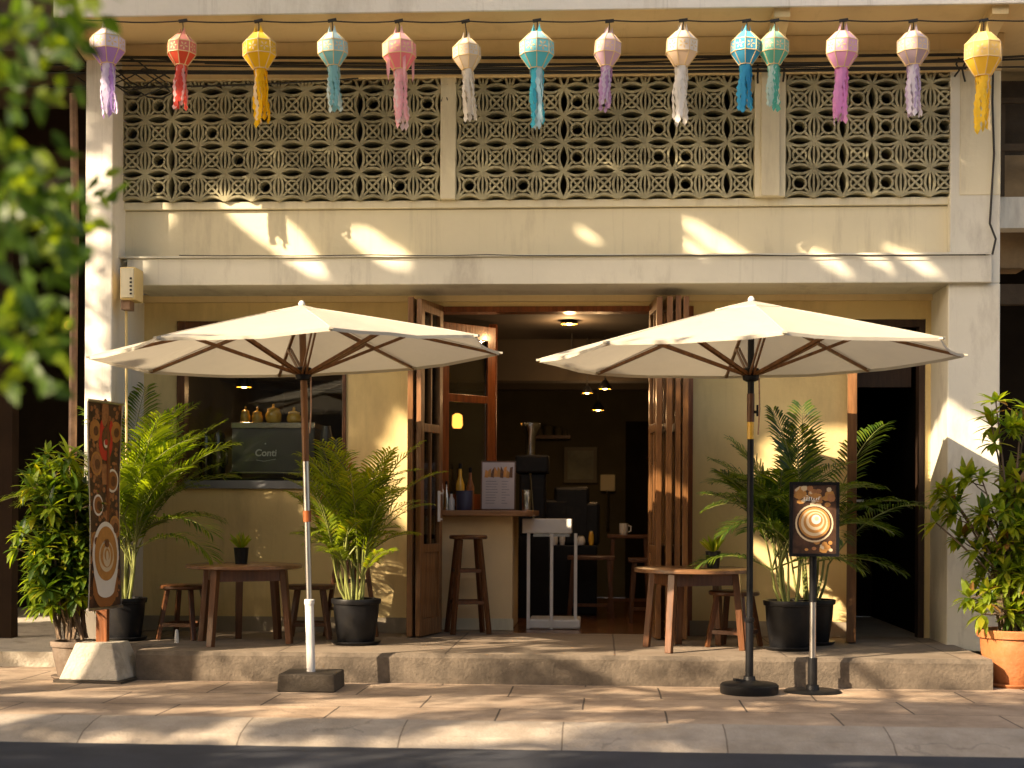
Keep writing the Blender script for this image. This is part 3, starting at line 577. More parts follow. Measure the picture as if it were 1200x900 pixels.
def lantern(i, pxl, cy, wpx, hpx, tb, cu, cb, cl, ct, lab):
    c = at(pxl, cy, WY); sc_ = FPX / (c - CAM).dot(FW); r = wpx / sc_ / 2 / .97; hb = hpx / sc_
    mm = [clothmat('lantern_paper_%d' % (i * 4 + k), q, .26) for k, q in enumerate((cu, cb, cl))]; mt = clothmat('tassel_paper_%d' % i, ct, .35); mt2 = clothmat('tassel_tip_%d' % i, tuple(min(.9, q * .4 + .5) for q in ct), .35)
    h1 = hb * .36; h0 = -hb * .0
    t = thing('paper_lantern', (c.x, c.y, c.z), lab, 'lantern', 'paper lanterns strung along the eave')
    ro = U(0, math.pi / 4)
    za, zb_, zc, zd = hb * .42, hb * .20, -hb * .17, -hb * .58 + hb * .02
    def ring(rr, zz): return [(rr * math.cos(ro + k * math.pi / 4), rr * math.sin(ro + k * math.pi / 4), zz) for k in range(8)]
    mb = MB(); rs = [ring(r * .42, za + .015), ring(r, zb_), ring(r * 1.0, zc), ring(r * .44, zd)]
    for q in range(3):
        mb.mi = q
        for k in range(8): mb.add([rs[q][k], rs[q][(k + 1) % 8], rs[q + 1][(k + 1) % 8], rs[q + 1][k]], [(0, 3, 2, 1)])
    mb.mi = 0; mb.add(rs[0], [tuple(range(8))])
    body = mb.build('body', mm, t)
    mb = MB()
    for q in range(3):
        for k in range(8): mb.bar(rs[q][k], rs[q + 1][k], .006)
    for q in (1, 2, 3):
        for k in range(8): mb.bar(rs[q][k], rs[q][(k + 1) % 8], .006)
    for k in range(8):                # cut-paper flowers on the panels
        a = Vector(rs[1][k]); b = Vector(rs[1][(k + 1) % 8]); d_ = Vector(rs[2][k]); ce = (a + b) / 2 * .5 + (d_ + Vector(rs[2][(k + 1) % 8])) / 2 * .5; nn_ = Vector((ce.x, ce.y, 0)).normalized(); tt = Vector((-nn_.y, nn_.x, 0)); ce = ce + nn_ * .002
        for e in range(5):
            an = e * 2 * math.pi / 5 + k; p = ce + (tt * math.cos(an) + UP * math.sin(an)) * r * .20
            dd = (tt * math.cos(an) + UP * math.sin(an)); ss = dd.cross(nn_)
            mb.add([ce + dd * r * .04, p + ss * r * .06, p + dd * r * .10, p - ss * r * .06], [(0, 1, 2, 3)])
    mb.build('trim', GOLDTRIM, body)
    mb = MB()
    for k in range(4):
        an = ro + k * math.pi / 2 + .4; d_ = Vector((math.cos(an), math.sin(an), 0)); s_ = Vector((-d_.y, d_.x, 0)); b0 = d_ * r * .36 + UP * za
        mb.add([b0 - s_ * .018, b0 + s_ * .018, d_ * r * .20 + UP * (za + hb * .34) + s_ * .012, b0 - s_ * .018 + UP * .01], [(0, 1, 2)])
    mb.build('ear', mm[0] if i not in (2, 6) else mm[2], t)
    mb = MB(); mb.tube([(0, 0, za), (0.005, 0, za + hb * .35), (0, 0, Z(25, WY, pxl) - c.z)], .004, 4); mb.bar((-.03, 0, Z(25, WY, pxl) - c.z), (.035, 0.0, Z(25, WY, pxl) - c.z + .01), .022, .02); mb.build('hanger', M['cable'], t)
    mb = MB(); zt = Z(tb, WY, pxl) - c.z; n = 12
    for k in range(n):
        an = k * 2 * math.pi / n + .3; rr = r * .36; x0_, y0_ = rr * math.cos(an), rr * math.sin(an); ln = (zd - zt) * U(.84, 1.04); mb.mi = 1 if random.random() < .28 else 0
        st = 14; pts = []; tw = U(0, 3); sw = U(-.012, .012)
        for j in range(st + 1):
            f_ = j / st; wob = .007 * math.sin(f_ * 9 + k); wd = .036 * (1.1 if j % 2 else .45) * (1 if j < st else .2)
            cx, cy_ = x0_ + wob + sw * f_, y0_ + .006 * math.cos(f_ * 7 + k); a_ = an + tw * f_ * .5 + math.pi / 2
            pts.append((cx - math.cos(a_) * wd / 2, cy_ - math.sin(a_) * wd / 2, zd - ln * f_)); pts.append((cx + math.cos(a_) * wd / 2, cy_ + math.sin(a_) * wd / 2, zd - ln * f_ - (.006 if j % 2 else 0)))
        mb.add(pts, [(2 * j, 2 * j + 1, 2 * j + 3, 2 * j + 2) for j in range(st)])
    if i == 4:
        for k in range(5):
            x_, y_ = r * .8 * math.cos(k * 1.3 - 2.4), r * .8 * math.sin(k * 1.3 - 2.4); mb.mi = 0
            mb.add([(x_ - .012, y_, zc - .02), (x_ + .012, y_, zc - .02), (x_ + .006, y_, zc - U(.1, .22)), (x_ - .01, y_, zc - U(.1, .2))], [(0, 1, 2, 3)])
    mb.build('tassel', [mt, mt2], t)
    t.rotation_euler = (U(-.05, .05), U(-.06, .06), 0)
    return (c, r, tb)
LPOS = [lantern(i, *a) for i, a in enumerate(LAN)]
mb = MB(); hp = [at(-60, 12, WY)] + [at(a[0], 24.5 if a[0] < 700 else 23.5, WY) for a in LAN] + [at(1260, 22, WY)]
for a_, b_ in zip(hp[:-1], hp[1:]): mb.tube(sag(a_, b_, .012, 6), .0055, 4)
tag(mb.build('lantern_string', M['cable'], smooth=True), 'thin black line carrying the row of paper lanterns', 'string')
# ------------------------------------------------------------------ umbrellas
def umbrella(name, base, top_px, label, polemat, base_kind, turn, Rr=1.5, tiltv=0, apex_z=2.8, rim_z=2.41):
    t = thing(name, base, label, 'umbrella', 'cafe umbrellas')
    lean = top_px            # lateral shift of the pole top
    ax = Vector((lean[0], lean[1], 0))
    def pole(z): return Vector((ax.x * z / 2.8, ax.y * z / 2.8, z))
    A = pole(apex_z); N8 = 8; rot0 = R(turn)
    tl = tiltv
    def corner(k, rad=1.0, zz=rim_z):
        a = rot0 + k * math.pi / 4; return Vector((A.x + Rr * rad * math.cos(a), A.y + Rr * rad * math.sin(a), zz + tl * rad * math.cos(a)))
    apz = apex_z - .05
    mb = MB(); K = 10; J = 5
    for k in range(N8):
        c0, c1 = corner(k), corner(k + 1)
        rows = []
        for i in range(K + 1):
            f_ = i / K; row = []
            for j in range(J + 1):
                g = j / J; e0 = A * (1 - f_) + c0 * f_; e1 = A * (1 - f_) + c1 * f_; e0.z = apz + (c0.z - apz) * f_ ** 1.06; e1.z = apz + (c1.z - apz) * f_ ** 1.06
                p = e0.lerp(e1, g); bow = math.sin(math.pi * g); p.z -= .014 * f_ * bow
                cen = Vector((A.x, A.y, p.z)); p = cen + (p - cen) * (1 - .022 * bow * f_ ** 2) 
                p.z += noise.noise(p * 3.1 + Vector((k, 0, 0))) * .016 * bow * f_
                row.append(p)
            rows.append(row)
        # valance: edge falls a little
        o = len(mb.v); vs_ = [p for row in rows for p in row]; W = J + 1
        mb.add(vs_, [(i * W + j, (i + 1) * W + j, (i + 1) * W + j + 1, i * W + j + 1) for i in range(K) for j in range(J)])
        mb.tube([r_[0] + UP * .001 for r_ in rows], .0042, 4)
        edge = rows[-1]; mb.add([p for p in edge] + [p - UP * .022 for p in edge], [(j, W + j, W + j + 1, j + 1) for j in range(J)])
    can = mb.build('canopy', M['canvas'], t, smooth='all')
    mb = MB()                                     # vent cap on top
    for k in range(N8):
        c0, c1 = corner(k, .17), corner(k + 1, .17); z_ = apz - .058; 
        a_ = A.copy(); a_.z = apz + .016; c0.z = c1.z = z_ + .012; m_ = (c0 + c1) / 2; m_.z -= .004
        mb.add([a_, c0, m_, c1], [(0, 1, 2), (0, 2, 3)]); mb.add([c0, m_, c1, c1 - UP * .018, m_ - UP * .018, c0 - UP * .018], [(0, 5, 4, 1), (1, 4, 3, 2)])
    mb.build('vent_cap', M['canvas'], can)
    mb = MB(); mb.lathe([(.010, apz + .005), (.022, apz + .012), (.024, apz + .026), (.014, apz + .042), (.004, apz + .046)], (A.x, A.y, 0), 12); mb.build('finial', M['cup'], t, smooth=True)
    hubz = 2.245; H = pole(hubz)
    for k in range(N8):
        c = corner(k, .985, rim_z - .012); s = A.copy(); s.z = apz - .03
        mb = MB(); mb.bar(s.lerp(c, .05), c, .020, .028, h2=.018); rb = mb.build('rib', M['rib'], t)
        mid = s.lerp(c, .52) - UP * .022; d_ = Vector((mid.x - H.x, mid.y - H.y, 0)).normalized(); sd_ = Vector((-d_.y, d_.x, 0)) * .013
        mb = MB(); 
        for q in (-1, 1): mb.bar(H + d_ * .045 + sd_ * q, mid + sd_ * q, .011, .022)
        mb.build('strut', M['rib'], rb)
        mb = MB(); cc = corner(k, 1.0, rim_z); dd = (cc - A); dd.z = 0; dd.normalize()
        mb.bar(cc - dd * .05 - UP * .004, cc + dd * .022 - UP * .006, .03, .014); mb.build('pocket', M['canvas'], can)
    mb = MB(); mb.lathe([(.035, -.05), (.055, -.04), (.06, -.01), (.045, .0), (.058, .012), (.058, .04), (.035, .05)], H, 12); mb.build('hub', M['blackmetal'], t, smooth=True)
    mb = MB(); mb.lathe([(.03, -.05), (.05, -.03), (.05, .02), (.03, .03)], pole(apz - .05), 12); mb.build('top_hub', M['rib'], t, smooth=True)
    if polemat == 'wood_steel':
        mb = MB(); mb.tube([pole(1.62), pole(2.7)], .025, 12); mb.build('pole', M['rib'], t, smooth=True)
        mb = MB(); mb.tube([pole(1.24), pole(1.63)], .0235, 12); mb.build('middle_pole', M['metal'], t, smooth=True)
        mb = MB(); mb.tube([pole(.60), pole(1.23)], .021, 12); mb.build('lower_pole', M['metal'], t, smooth=True)
        mb = MB(); mb.tube([pole(1.19), pole(1.27)], .030, 12); mb.build('collar', M['frame'], t, smooth=True)
        mb = MB(); mb.tube([pole(.10), pole(.62)], .031, 14); mb.lathe([(.034, .60), (.037, .61), (.037, .635), (.03, .64)], (pole(.6).x, pole(.6).y, 0), 14); mb.build('sleeve', M['white_metal'], t, smooth=True)
    else:
        mb = MB(); mb.tube([pole(2.10), pole(2.7)], .023, 12); mb.tube([pole(.5), pole(1.80)], .023, 12); mb.build('pole', M['blackmetal'], t, smooth=True)
        mb = MB(); mb.tube([pole(1.79), pole(1.92)], .0235, 12); mb.build('brass_band', M['gold'], t, smooth=True)
        mb = MB(); mb.tube([pole(1.91), pole(2.11)], .0265, 12); mb.build('collar', M['furn'], t, smooth=True)
        mb = MB(); mb.tube([pole(.05), pole(.52)], .028, 12); mb.lathe([(.03, .5), (.034, .505), (.034, .53), (.028, .535)], (pole(.5).x, pole(.5).y, 0), 12); mb.build('sleeve', M['blackmetal'], t, smooth=True)
        mb = MB(); p = pole(1.98); mb.bar(p + Vector((.02, -.01, 0)), p + Vector((.05, -.015, 0)), .02); mb.bar(p + Vector((.045, -.015, -.03)), p + Vector((.045, -.015, .05)), .014); mb.build('crank', M['blackmetal'], t)
    mb = MB(); p = pole(2.2); mb.tube([p + Vector((.055, -.02, .02)), p + Vector((.06, -.02, -.2)), p + Vector((.05, -.02, -.38))], .006, 5); mb.build('cord', M['counter'], t)
    if base_kind == 'block':
        mb = MB(); mb.add([(-.205, -.2, 0), (.205, -.2, 0), (.205, .2, 0), (-.205, .2, 0), (-.2, -.195, .125), (.2, -.195, .125), (.2, .195, .125), (-.2, .195, .125)], [(0, 3, 2, 1), (4, 5, 6, 7), (0, 1, 5, 4), (1, 2, 6, 5), (2, 3, 7, 6), (3, 0, 4, 7)])
        o = mb.build('base', M['basestone'], t, bevel=.01); 
    else:
        mb = MB(); mb.lathe([(.20, 0), (.205, .015), (.205, .06), (.19, .072), (.10, .078), (.045, .095), (.04, .12), (.03, .125)], (0, 0, 0), 32); mb.build('base', M['black'], t, smooth=True)
        mb = MB(); mb.bar((-.03, -.04, .09), (-.09, -.06, .10), .018); mb.lathe([(.018, -.01), (.02, .01)], (-.1, -.06, .10), 8); mb.build('knob', M['black'], t)
    return t
b1 = on(365, 807.5, 0); b2 = on(878, 812.5, 0)
umbrella('cafe_umbrella', b1, (at(351, 598, b1.y).x - at(365, 598, b1.y).x, .0), 'white canvas umbrella on a wooden pole with square weathered block base, before the left window', 'wood_steel', 'block', 18.5, 1.455, .065, 2.77, 2.385)
umbrella('cafe_umbrella', b2, (.0, 0.0), 'white canvas umbrella on a black pole with round black base, beside the right round table', 'black', 'disc', 2.0, 1.49, .022, 2.80, 2.37)

# ------------------------------------------------------------------ tables and stools
def table(loc, rot, label):
    t = thing('round_table', (0, 0, 0), label, 'table', 'round wooden terrace tables'); h = .625
    mb = MB(); mb.lathe([(.44, h - .035), (.455, h - .03), (.455, h - .008), (.445, h)], (0, 0, 0), 48); mb.build('table_top', M['furn_top'], t, smooth=True)
    angs = [R(a) for a in (-112, -8, 62, 110, 164)]; rad = [.42, .37, .40, .38, .37]
    P = [Vector((r_ * math.cos(a), r_ * math.sin(a), 0)) for a, r_ in zip(angs, rad)]
    mb = MB()
    for i in range(5):
        a, b = P[i] * .86, P[(i + 1) % 5] * .86; mb.bar(a + UP * (h - .085), b + UP * (h - .085), .022, .09)
    mb.build('apron', M['furn'], t)
    for p in P:
        mb = MB(); q = p * .88; mb.bar(p * 1.03, q + UP * (h - .036), .052, .048, up=p.normalized(), w2=.058, h2=.052); mb.build('leg', M['furn'], t, bevel=.004)
    t.location = loc; t.rotation_euler.z = rot
    return t
cl = Vector((X(286.5, -1.1), -1.1, PZ)); cr = Vector((X(813, -1.22), -1.22, PZ))
table(cl, 0, 'round wooden table in front of the coffee machine window, under the left umbrella')
table(cr, R(-6), 'round wooden table in front of the right stack of folding doors')
def stool(h, rs, label, group='low round wooden stools', name='wooden_stool', cat='stool', splay=1.0, rot=.6, seat_t=.035, rails=(.12,)):
    t = thing(name, (0, 0, 0), label, cat, group)
    mb = MB(); mb.lathe([(rs - .012, h - seat_t), (rs, h - seat_t + .008), (rs, h - .008), (rs - .01, h)], (0, 0, 0), 32); mb.build('seat', M['furn'], t, smooth=True)
    P = [Vector((math.cos(rot + k * math.pi / 2), math.sin(rot + k * math.pi / 2), 0)) for k in range(4)]
    for p in P:
        mb = MB(); mb.bar(p * rs * splay, p * rs * .72 + UP * (h - seat_t - .001), .040, .034, up=p); mb.build('leg', M['furn'], t, bevel=.004)
    for z in rails:
        f_ = z / h; rr = rs * (splay * (1 - f_) + .72 * f_)
        for k in range(4): 
            mb = MB(); mb.bar(P[k] * rr + UP * (z + .0), P[(k + 1) % 4] * rr + UP * (z + .0), .018, .03); mb.build('stretcher', M['furn'], t)
    return t
def place(t, p, rot=0): t.location = p; t.rotation_euler.z = rot; return t
s1 = stool(.44, .20, 'low wooden stool at the left side of the table with coffee machine window behind', splay=1.12)
place(s1, (X(217, -.78), -.78, PZ))
s2 = tag(copy_tree(s1), 'low wooden stool half hidden by the steel umbrella pole'); place(s2, (X(364, -.62), -.62, PZ), .35)
s3 = tag(copy_tree(s1), 'low wooden stool under the right table, next to the black umbrella pole'); place(s3, (X(861, -1.0), -1.0, PZ), -.3)
bs = stool(.845, .165, 'tall dark wooden bar stool in front of the counter', 'bar stools', 'bar_stool', 'bar stool', splay=1.35, rot=1.05, rails=(.27, .54))
place(bs, (X(549, .04), .04, PZ))
bs2 = tag(copy_tree(bs), 'tall bar stool behind the bright palm, only a slanting leg showing'); place(bs2, (X(412, -.42), -.42, PZ), .4)
bs2.scale = (1, 1, .86)

# ------------------------------------------------------------------ counter and what stands on it
CY = .42; cz = 1.278
ct = thing('service_counter', (X(556, CY), CY, PZ), 'cream plastered counter with rounded wooden top inside the doorway', 'counter')
mb = MB(); mb.box(X(500, CY), X(601, CY), CY, CY + .9, PZ, cz - .05); mb.build('body', mat('counter_plaster', (.80, .60, .33), .8, .06, 2, .1), ct, world=True, bevel=.01)
mb = MB(); mb.box(X(500, CY) + .001, X(601, CY) + .01, CY - .012, CY - .001, PZ, PZ + .10); mb.build('skirting', M['upper'], ct, world=True)
mb = MB(); a = X(500, CY) - .02; b = X(626, CY - .1); y0, y1 = CY - .16, CY + .95; pts = [(a, y0), (b - .1, y0)] + [(b - .1 + .1 * math.sin(q), y0 + .1 - .1 * math.cos(q)) for q in (R(20), R(45), R(70), R(90))] + [(b, y1), (a, y1)]
n = len(pts); mb.add([(x, y, cz - .05) for x, y in pts] + [(x, y, cz) for x, y in pts], [tuple(range(n - 1, -1, -1)), tuple(range(n, 2 * n))] + [(i, (i + 1) % n, n + (i + 1) % n, n + i) for i in range(n)])
mb.build('counter_top', M['counter'], ct, world=True, bevel=.008)
# menu sheet in a stand
my = CY - .06; c = Vector((X(583.5, my), my, cz)); t = thing('menu_board', c, 'pale menu sheet with food pictures standing on the counter', 'menu'); wm = (X(604, my) - X(563, my)) / 2; hm = Z(540, my, 583) - cz - .0
mb = MB(); mb.add([(-wm, 0, .0), (wm, 0, .0), (wm, .05, hm), (-wm, .05, hm), (-wm, .012, 0), (wm, .012, 0), (wm, .062, hm), (-wm, .062, hm)], [(0, 1, 2, 3), (7, 6, 5, 4), (0, 4, 5, 1), (1, 5, 6, 2), (2, 6, 7, 3), (3, 7, 4, 0)]); mb.build('backing', M['furn'], t)
def onm(u, v, k=.002): return Vector((-wm + 2 * wm * u, .05 * v - k, hm * v))
def mquad(mb, u0, u1, v0, v1, k): mb.add([onm(u0, v0, k), onm(u1, v0, k), onm(u1, v1, k), onm(u0, v1, k)], [(0, 1, 2, 3)])
mb = MB(); mquad(mb, .04, .96, .03, .97, .002); mb.build('sheet', M['paper'], t)
mb = MB()
for i in range(9):
    u = .1 + i * .088; mb.mi = i % 3; v0 = .66 + U(0, .03); mb.add([onm(u, v0, .004), onm(u + .10, v0 - .01, .004), onm(u + .11, v0 + U(.1, .22), .004), onm(u + .03, v0 + U(.12, .24), .004)], [(0, 1, 2, 3)])
mb.mi = 3
for i in range(9): v = .58 - i * .055; mquad(mb, .14, .14 + U(.25, .36), v, v + .012, .005); mquad(mb, .60, .60 + U(.1, .24), v, v + .012, .005)
mb.build('print', [M['orange'], M['latte'], M['bean'], M['sill']], t)
def bottle(px, py_top, w_, Y_, m, label, name='bottle', cat='bottle', base=cz, neck=True, liq=None):
    xx = X(px, Y_); h = Z(py_top, Y_, px) - base; r = w_ / 2; t = thing(name, (xx, Y_, base), label, cat)
    mb = MB()
    if neck: mb.lathe([(r * .95, 0), (r, .01), (r, h * .55), (r * .4, h * .72), (r * .36, h * .9)], (0, 0, 0), 14)
    else: mb.lathe([(r * .9, 0), (r * .95, .01), (r, h * .9), (r * .95, h * .94)], (0, 0, 0), 16)
    mb.build('body', m, t, smooth=True)
    mb = MB(); mb.lathe([(r * .42, h * .88), (r * .42, h)] if neck else [(r * 1.02, h * .92), (r * 1.02, h)], (0, 0, 0), 14); mb.build('cap' if neck else 'lid', M['black'] if neck else m, t, smooth=True)
    return t
bottle(517, 562, .07, CY + .05, M['white_metal'], 'white squeeze bottle at the left end of the counter', 'squeeze_bottle')
bottle(523, 564, .05, CY - .02, M['steel'], 'slim steel bottle next to the squeeze bottle')
bottle(529, 576, .06, CY + .0, M['cup'], 'short white sauce bottle on the counter')
bottle(539, 543, .08, CY + .2, M['gold'], 'amber syrup bottle behind the dark bin')
bottle(551, 548, .07, CY + .25, M['bean2'], 'brown syrup bottle right of the amber one')
bottle(544, 575, .15, CY - .01, mat('navy_tin', (.05, .05, .09), .4, .2), 'dark blue round tin left of the menu sheet', 'tin', 'tin', neck=False)
bottle(617, 574, .08, CY + .0, M['steel'], 'steel cup at the right end of the counter top', 'steel_cup', 'cup', neck=False)
# coffee grinder and machine silhouettes behind the counter
t = thing('coffee_grinder', (X(620, 2.0), 2.0, PZ), 'black coffee grinder with clear hopper right of the menu', 'grinder')
bz = cz - .25
mb = MB(); gx = X(624, 2.0); mb.box(gx - .16, gx + .17, 1.9, 2.3, PZ, bz); mb.build('stand', M['blackmetal'], t, world=True)
mb = MB(); mb.box(gx - .13, gx + .13, 1.95, 2.25, bz, bz + .62); mb.box(gx - .17, gx + .16, 1.9, 2.3, bz + .62, bz + .8); mb.build('body', M['black'], t, world=True, bevel=.02)
mb = MB(); mb.lathe([(.05, bz + .8), (.055, bz + 1.0), (.10, bz + 1.08), (.10, bz + 1.12)], (gx - .03, 2.1, 0), 14); mb.tube([(gx + .02, 1.88, bz + .1), (gx - .02, 1.86, bz + .62)], .012, 6); mb.build('hopper', M['steel'], t, world=True, smooth=True)
t = thing('milk_fridge', (X(665, 2.6), 2.6, PZ), 'dark waist-high cabinet crowded with equipment behind the white stand', 'cabinet')
mb = MB(); mb.box(X(640, 2.4), X(700, 2.4), 2.4, 2.9, PZ, cz - .35); mb.build('body', M['blackmetal'], t, world=True, bevel=.01)
mb = MB()
for px_, w_, top in ((652, .16, 585), (672, .2, 570), (690, .14, 588)): c_ = X(px_, 2.45); mb.box(c_ - w_, c_ + w_ * .8, 2.42 + px_ * 1e-4, 2.8, cz - .349, Z(top, 2.45))
mb.build('equipment', M['black'], t, world=True, bevel=.03)
# white glass-topped stand in the doorway
sx0, sx1 = X(612, .55), X(670, .55); sy = .55; t = thing('white_stand', ((sx0 + sx1) / 2 + .05, .75, PZ), 'white metal stand with boxy top and thin posts beside the counter', 'stand')
zt1, zt0 = Z(608, sy, 640), Z(625, sy, 640)
mb = MB(); mb.box(sx0, sx1, sy, sy + .42, zt0, zt1); mb.build('top_box', M['white_metal'], t, world=True, bevel=.008)
mb = MB(); mb.box(sx0 + .06, sx1 + .08, sy + .02, sy + .5, PZ, PZ + .085); mb.build('base', M['white_metal'], t, world=True, bevel=.015)
for px_, yy in ((620, .62), (647, .60), (675, .66)):
    mb = MB(); mb.bar((X(px_, yy), yy - .05, PZ + .0), (X(px_, yy), yy - .05, zt0 + .0), .028); mb.build('post', M['white_metal'], t, world=True)
mb = MB(); mb.box(sx0 + .1, sx1 - .02, sy - .001 + .04, sy + .4, zt0 - .03, zt0 - .002); mb.build('tray', M['steel'], t, world=True)
# table with cups and chairs at the back
def bench(px0_, px1_, Y_, ztop, label, name, cat):
    x0_, x1_ = X(px0_, Y_), X(px1_, Y_); t = thing(name, ((x0_ + x1_) / 2, Y_, PZ), label, cat)
    mb = MB(); mb.box(x0_, x1_, Y_, Y_ + .4, ztop - .035, ztop); mb.build('seat' if cat != 'table' else 'table_top', M['furn'], t, world=True, bevel=.005)
    for sx_ in (0, 1):
        for yy in (.04, .36):
            xx = x0_ + .06 if sx_ == 0 else x1_ - .06; dx_ = -.04 if sx_ == 0 else .04
            mb = MB(); mb.bar((xx + dx_, Y_ + yy, PZ), (xx, Y_ + yy, ztop - .036), .04, .035); mb.build('leg', M['furn'], t, world=True)
    mb = MB(); mb.bar((x0_ + .05, Y_ + .04, PZ + .13), (x1_ - .05, Y_ + .04, PZ + .13), .02, .03); mb.build('stretcher', M['furn'], t, world=True)
    return t
bench(665, 721, 1.9, Z(652, 1.9, 690), 'low wooden bench behind the white stand', 'bench', 'bench')
bench(712, 764, 2.8, Z(627, 2.8, 740), 'dark wooden table with a cup at the back of the room', 'small_table', 'table')
bench(737, 775, 1.4, Z(655, 1.4, 750), 'wooden seat just inside the right folding doors', 'seat_bench', 'bench')
t = thing('glass_mug', (X(731, 2.9), 2.9, Z(627, 2.8, 740)), 'white mug on the dark table at the back', 'mug'); mb = MB(); mb.lathe([(.035, 0), (.045, .02), (.045, .12), (.04, .12)], (0, 0, 0), 14); mb.build('body', M['cup'], t, smooth=True); mb = MB(); mb.tube([(.04, 0, .1), (.075, 0, .09), (.075, 0, .04), (.04, 0, .03)], .007, 5); mb.build('handle', M['cup'], t)
t = thing('framed_picture', (X(680, 5.4), 5.4, Z(544, 5.4)), 'framed picture on the far interior wall', 'picture')
mb = MB(); x0_, x1_, z0_, z1_ = X(660, 5.4), X(700, 5.4), Z(566, 5.4), Z(523, 5.4); mb.box(x0_, x1_, 5.44, 5.48, z0_, z1_); mb.build('frame', mat('picture_frame', (.12, .11, .08), .5), t, world=True, bevel=.01); mb = MB(); mb.box(x0_ + .05, x1_ - .05, 5.435, 5.439, z0_ + .05, z1_ - .05); mb.build('print', mat('picture_print', (.16, .17, .13), .5, .3, 5), t, world=True)
for px_, w_ in ((632, .08), (642, .12), (654, .10), (662, .07)):
    t = thing('jar', (X(px_, 5.35), 5.35, Z(512, 5.3) + .021), {632: 'leftmost jar on the wall shelf', 642: 'largest jar on the wall shelf', 654: 'third jar on the wall shelf', 662: 'rightmost small jar on the wall shelf'}[px_], 'jar', 'jars on the wall shelf')
    mb = MB(); mb.lathe([(w_ * .5, 0), (w_ * .5, w_ * .9), (w_ * .3, w_ * 1.1), (w_ * .3, w_ * 1.2)], (0, 0, 0), 12); mb.build('body', M['interior'], t, smooth=True)

for px_, w_, hh_, lb_ in ((650, .035, .11, 'stack of pale cups on the left of the dark cabinet'), (659, .03, .16, 'slim pale bottle standing on the dark cabinet'), (681, .045, .09, 'pale bowl on the right of the dark cabinet'), (693, .028, .14, 'small bottle at the right end of the dark cabinet')):
    t = thing('tableware', (X(px_, 2.38), 2.405, cz - .349), lb_, 'tableware', 'tableware on the dark cabinet')
    mb = MB(); mb.lathe([(w_ * .7, 0), (w_, hh_ * .3), (w_ * .9, hh_ * .7), (w_ * .6, hh_)], (0, 0, 0), 12); mb.build('body', M['white_metal'] if px_ != 693 else M['gold'], t, smooth=True); mb = MB(); mb.lathe([(w_ * .62, hh_), (w_ * .62, hh_ + .01)], (0, 0, 0), 12); mb.build('rim', M['steel'], t)
t = thing('towel_dispenser', (X(712, 5.4), 5.38, Z(575, 5.4)), 'pale wall dispenser right of the framed picture', 'dispenser')
mb = MB(); mb.box(-.09, .09, 0, .1, 0, .2); mb.build('housing', M['upper'], t, bevel=.01); mb = MB(); mb.tube([(0, .02, 0), (0, .02, -.45)], .02, 6); mb.build('tube', M['steel'], t)
# pendant lamps
def lamp(px_, py_, Y_, r, label, m=M['blackmetal'], cone=True, zc=IZ):
    c = at(px_, py_, Y_); t = thing('pendant_lamp', (c.x, Y_, c.z), label, 'lamp', 'pendant lamps in the cafe')
    mb = MB(); h = r * 1.25
    mb.lathe([(r, 0), (r * .93, h * .25), (r * .45, h * .85), (r * .2, h), (r * .2, h * 1.2)] if cone else [(r, 0), (r * .98, h * .4), (r * .8, h * .95), (r * .75, h)], (0, 0, 0), 20, cap=False); mb.build('lamp_shade', m, t, smooth=True)
    mb = MB(); mb.lathe([(r * .05, .035), (r * .32, .03), (r * .32, .0), (r * .2, -.005)], (0, 0, 0), 12); mb.build('bulb', M['bulb'], t, smooth=True)
    mb = MB(); mb.lathe([(r * .97, .004), (r * .90, .014)], (0, 0, 0), 20, cap=False); mb.build('rim', M['gold'], t)
    mb = MB(); mb.tube([(0, 0, h), (0, 0, max(h + .05, zc - c.z))], .006, 5); mb.build('cord', M['cable'], t)
def glow(px_, py_, Y_, e):
    ld = bpy.data.lights.new('lamp_light', 'POINT'); ld.energy = e; ld.color = (1, .62, .30); ld.shadow_soft_size = .03; lo = bpy.data.objects.new('lamp_light', ld); col.objects.link(lo); lo.location = at(px_, py_ + 2, Y_) - UP * .03
for g_ in ((667, 380, .9, 8), (670, 430, 1.9, 1.5), (688, 461, 2.2, 1.2), (709, 456, 2.1, 1.2), (701, 481, 3.3, 2.5), (286, 454, .72, 1.6)): glow(*g_)
lamp(667, 380, .9, .078, 'brass rimmed lamp at the top of the doorway', cone=False)
lamp(670, 430, 1.9, .075, 'pendant lamp just below the left tip of the right umbrella')
lamp(688, 461, 2.2, .062, 'pendant lamp left of the lowest pair over the room')
lamp(709, 456, 2.1, .072, 'widest black pendant lamp of the cluster of three')
lamp(701, 481, 3.3, .072, 'lowest black cone lamp hanging at the back')
lamp(286, 454, .72, .075, 'pendant lamp inside the left window above the gold jars', cone=False)
t = thing('wall_spotlight', at(637, 371, .7), 'small round white ceiling spot left of the doorway lamps', 'lamp')
mb = MB(); mb.lathe([(.02, 0), (.032, .02), (.032, .05), (.015, .07)], (0, 0, 0), 12); mb.build('housing', M['cup'], t, smooth=True)
t = thing('amber_lamp', at(536, 496, 2.5), 'small amber glass lamp glowing behind the swung window', 'lamp')
mb = MB(); mb.lathe([(.04, 0), (.055, .03), (.05, .13), (.02, .15)], (0, 0, -.05), 12); mb.build('lamp_shade', M['amber'], t, smooth=True); mb = MB(); mb.tube([(0, 0, .1), (0, 0, IZ - t.location.z)], .005, 4); mb.build('cord', M['cable'], t)

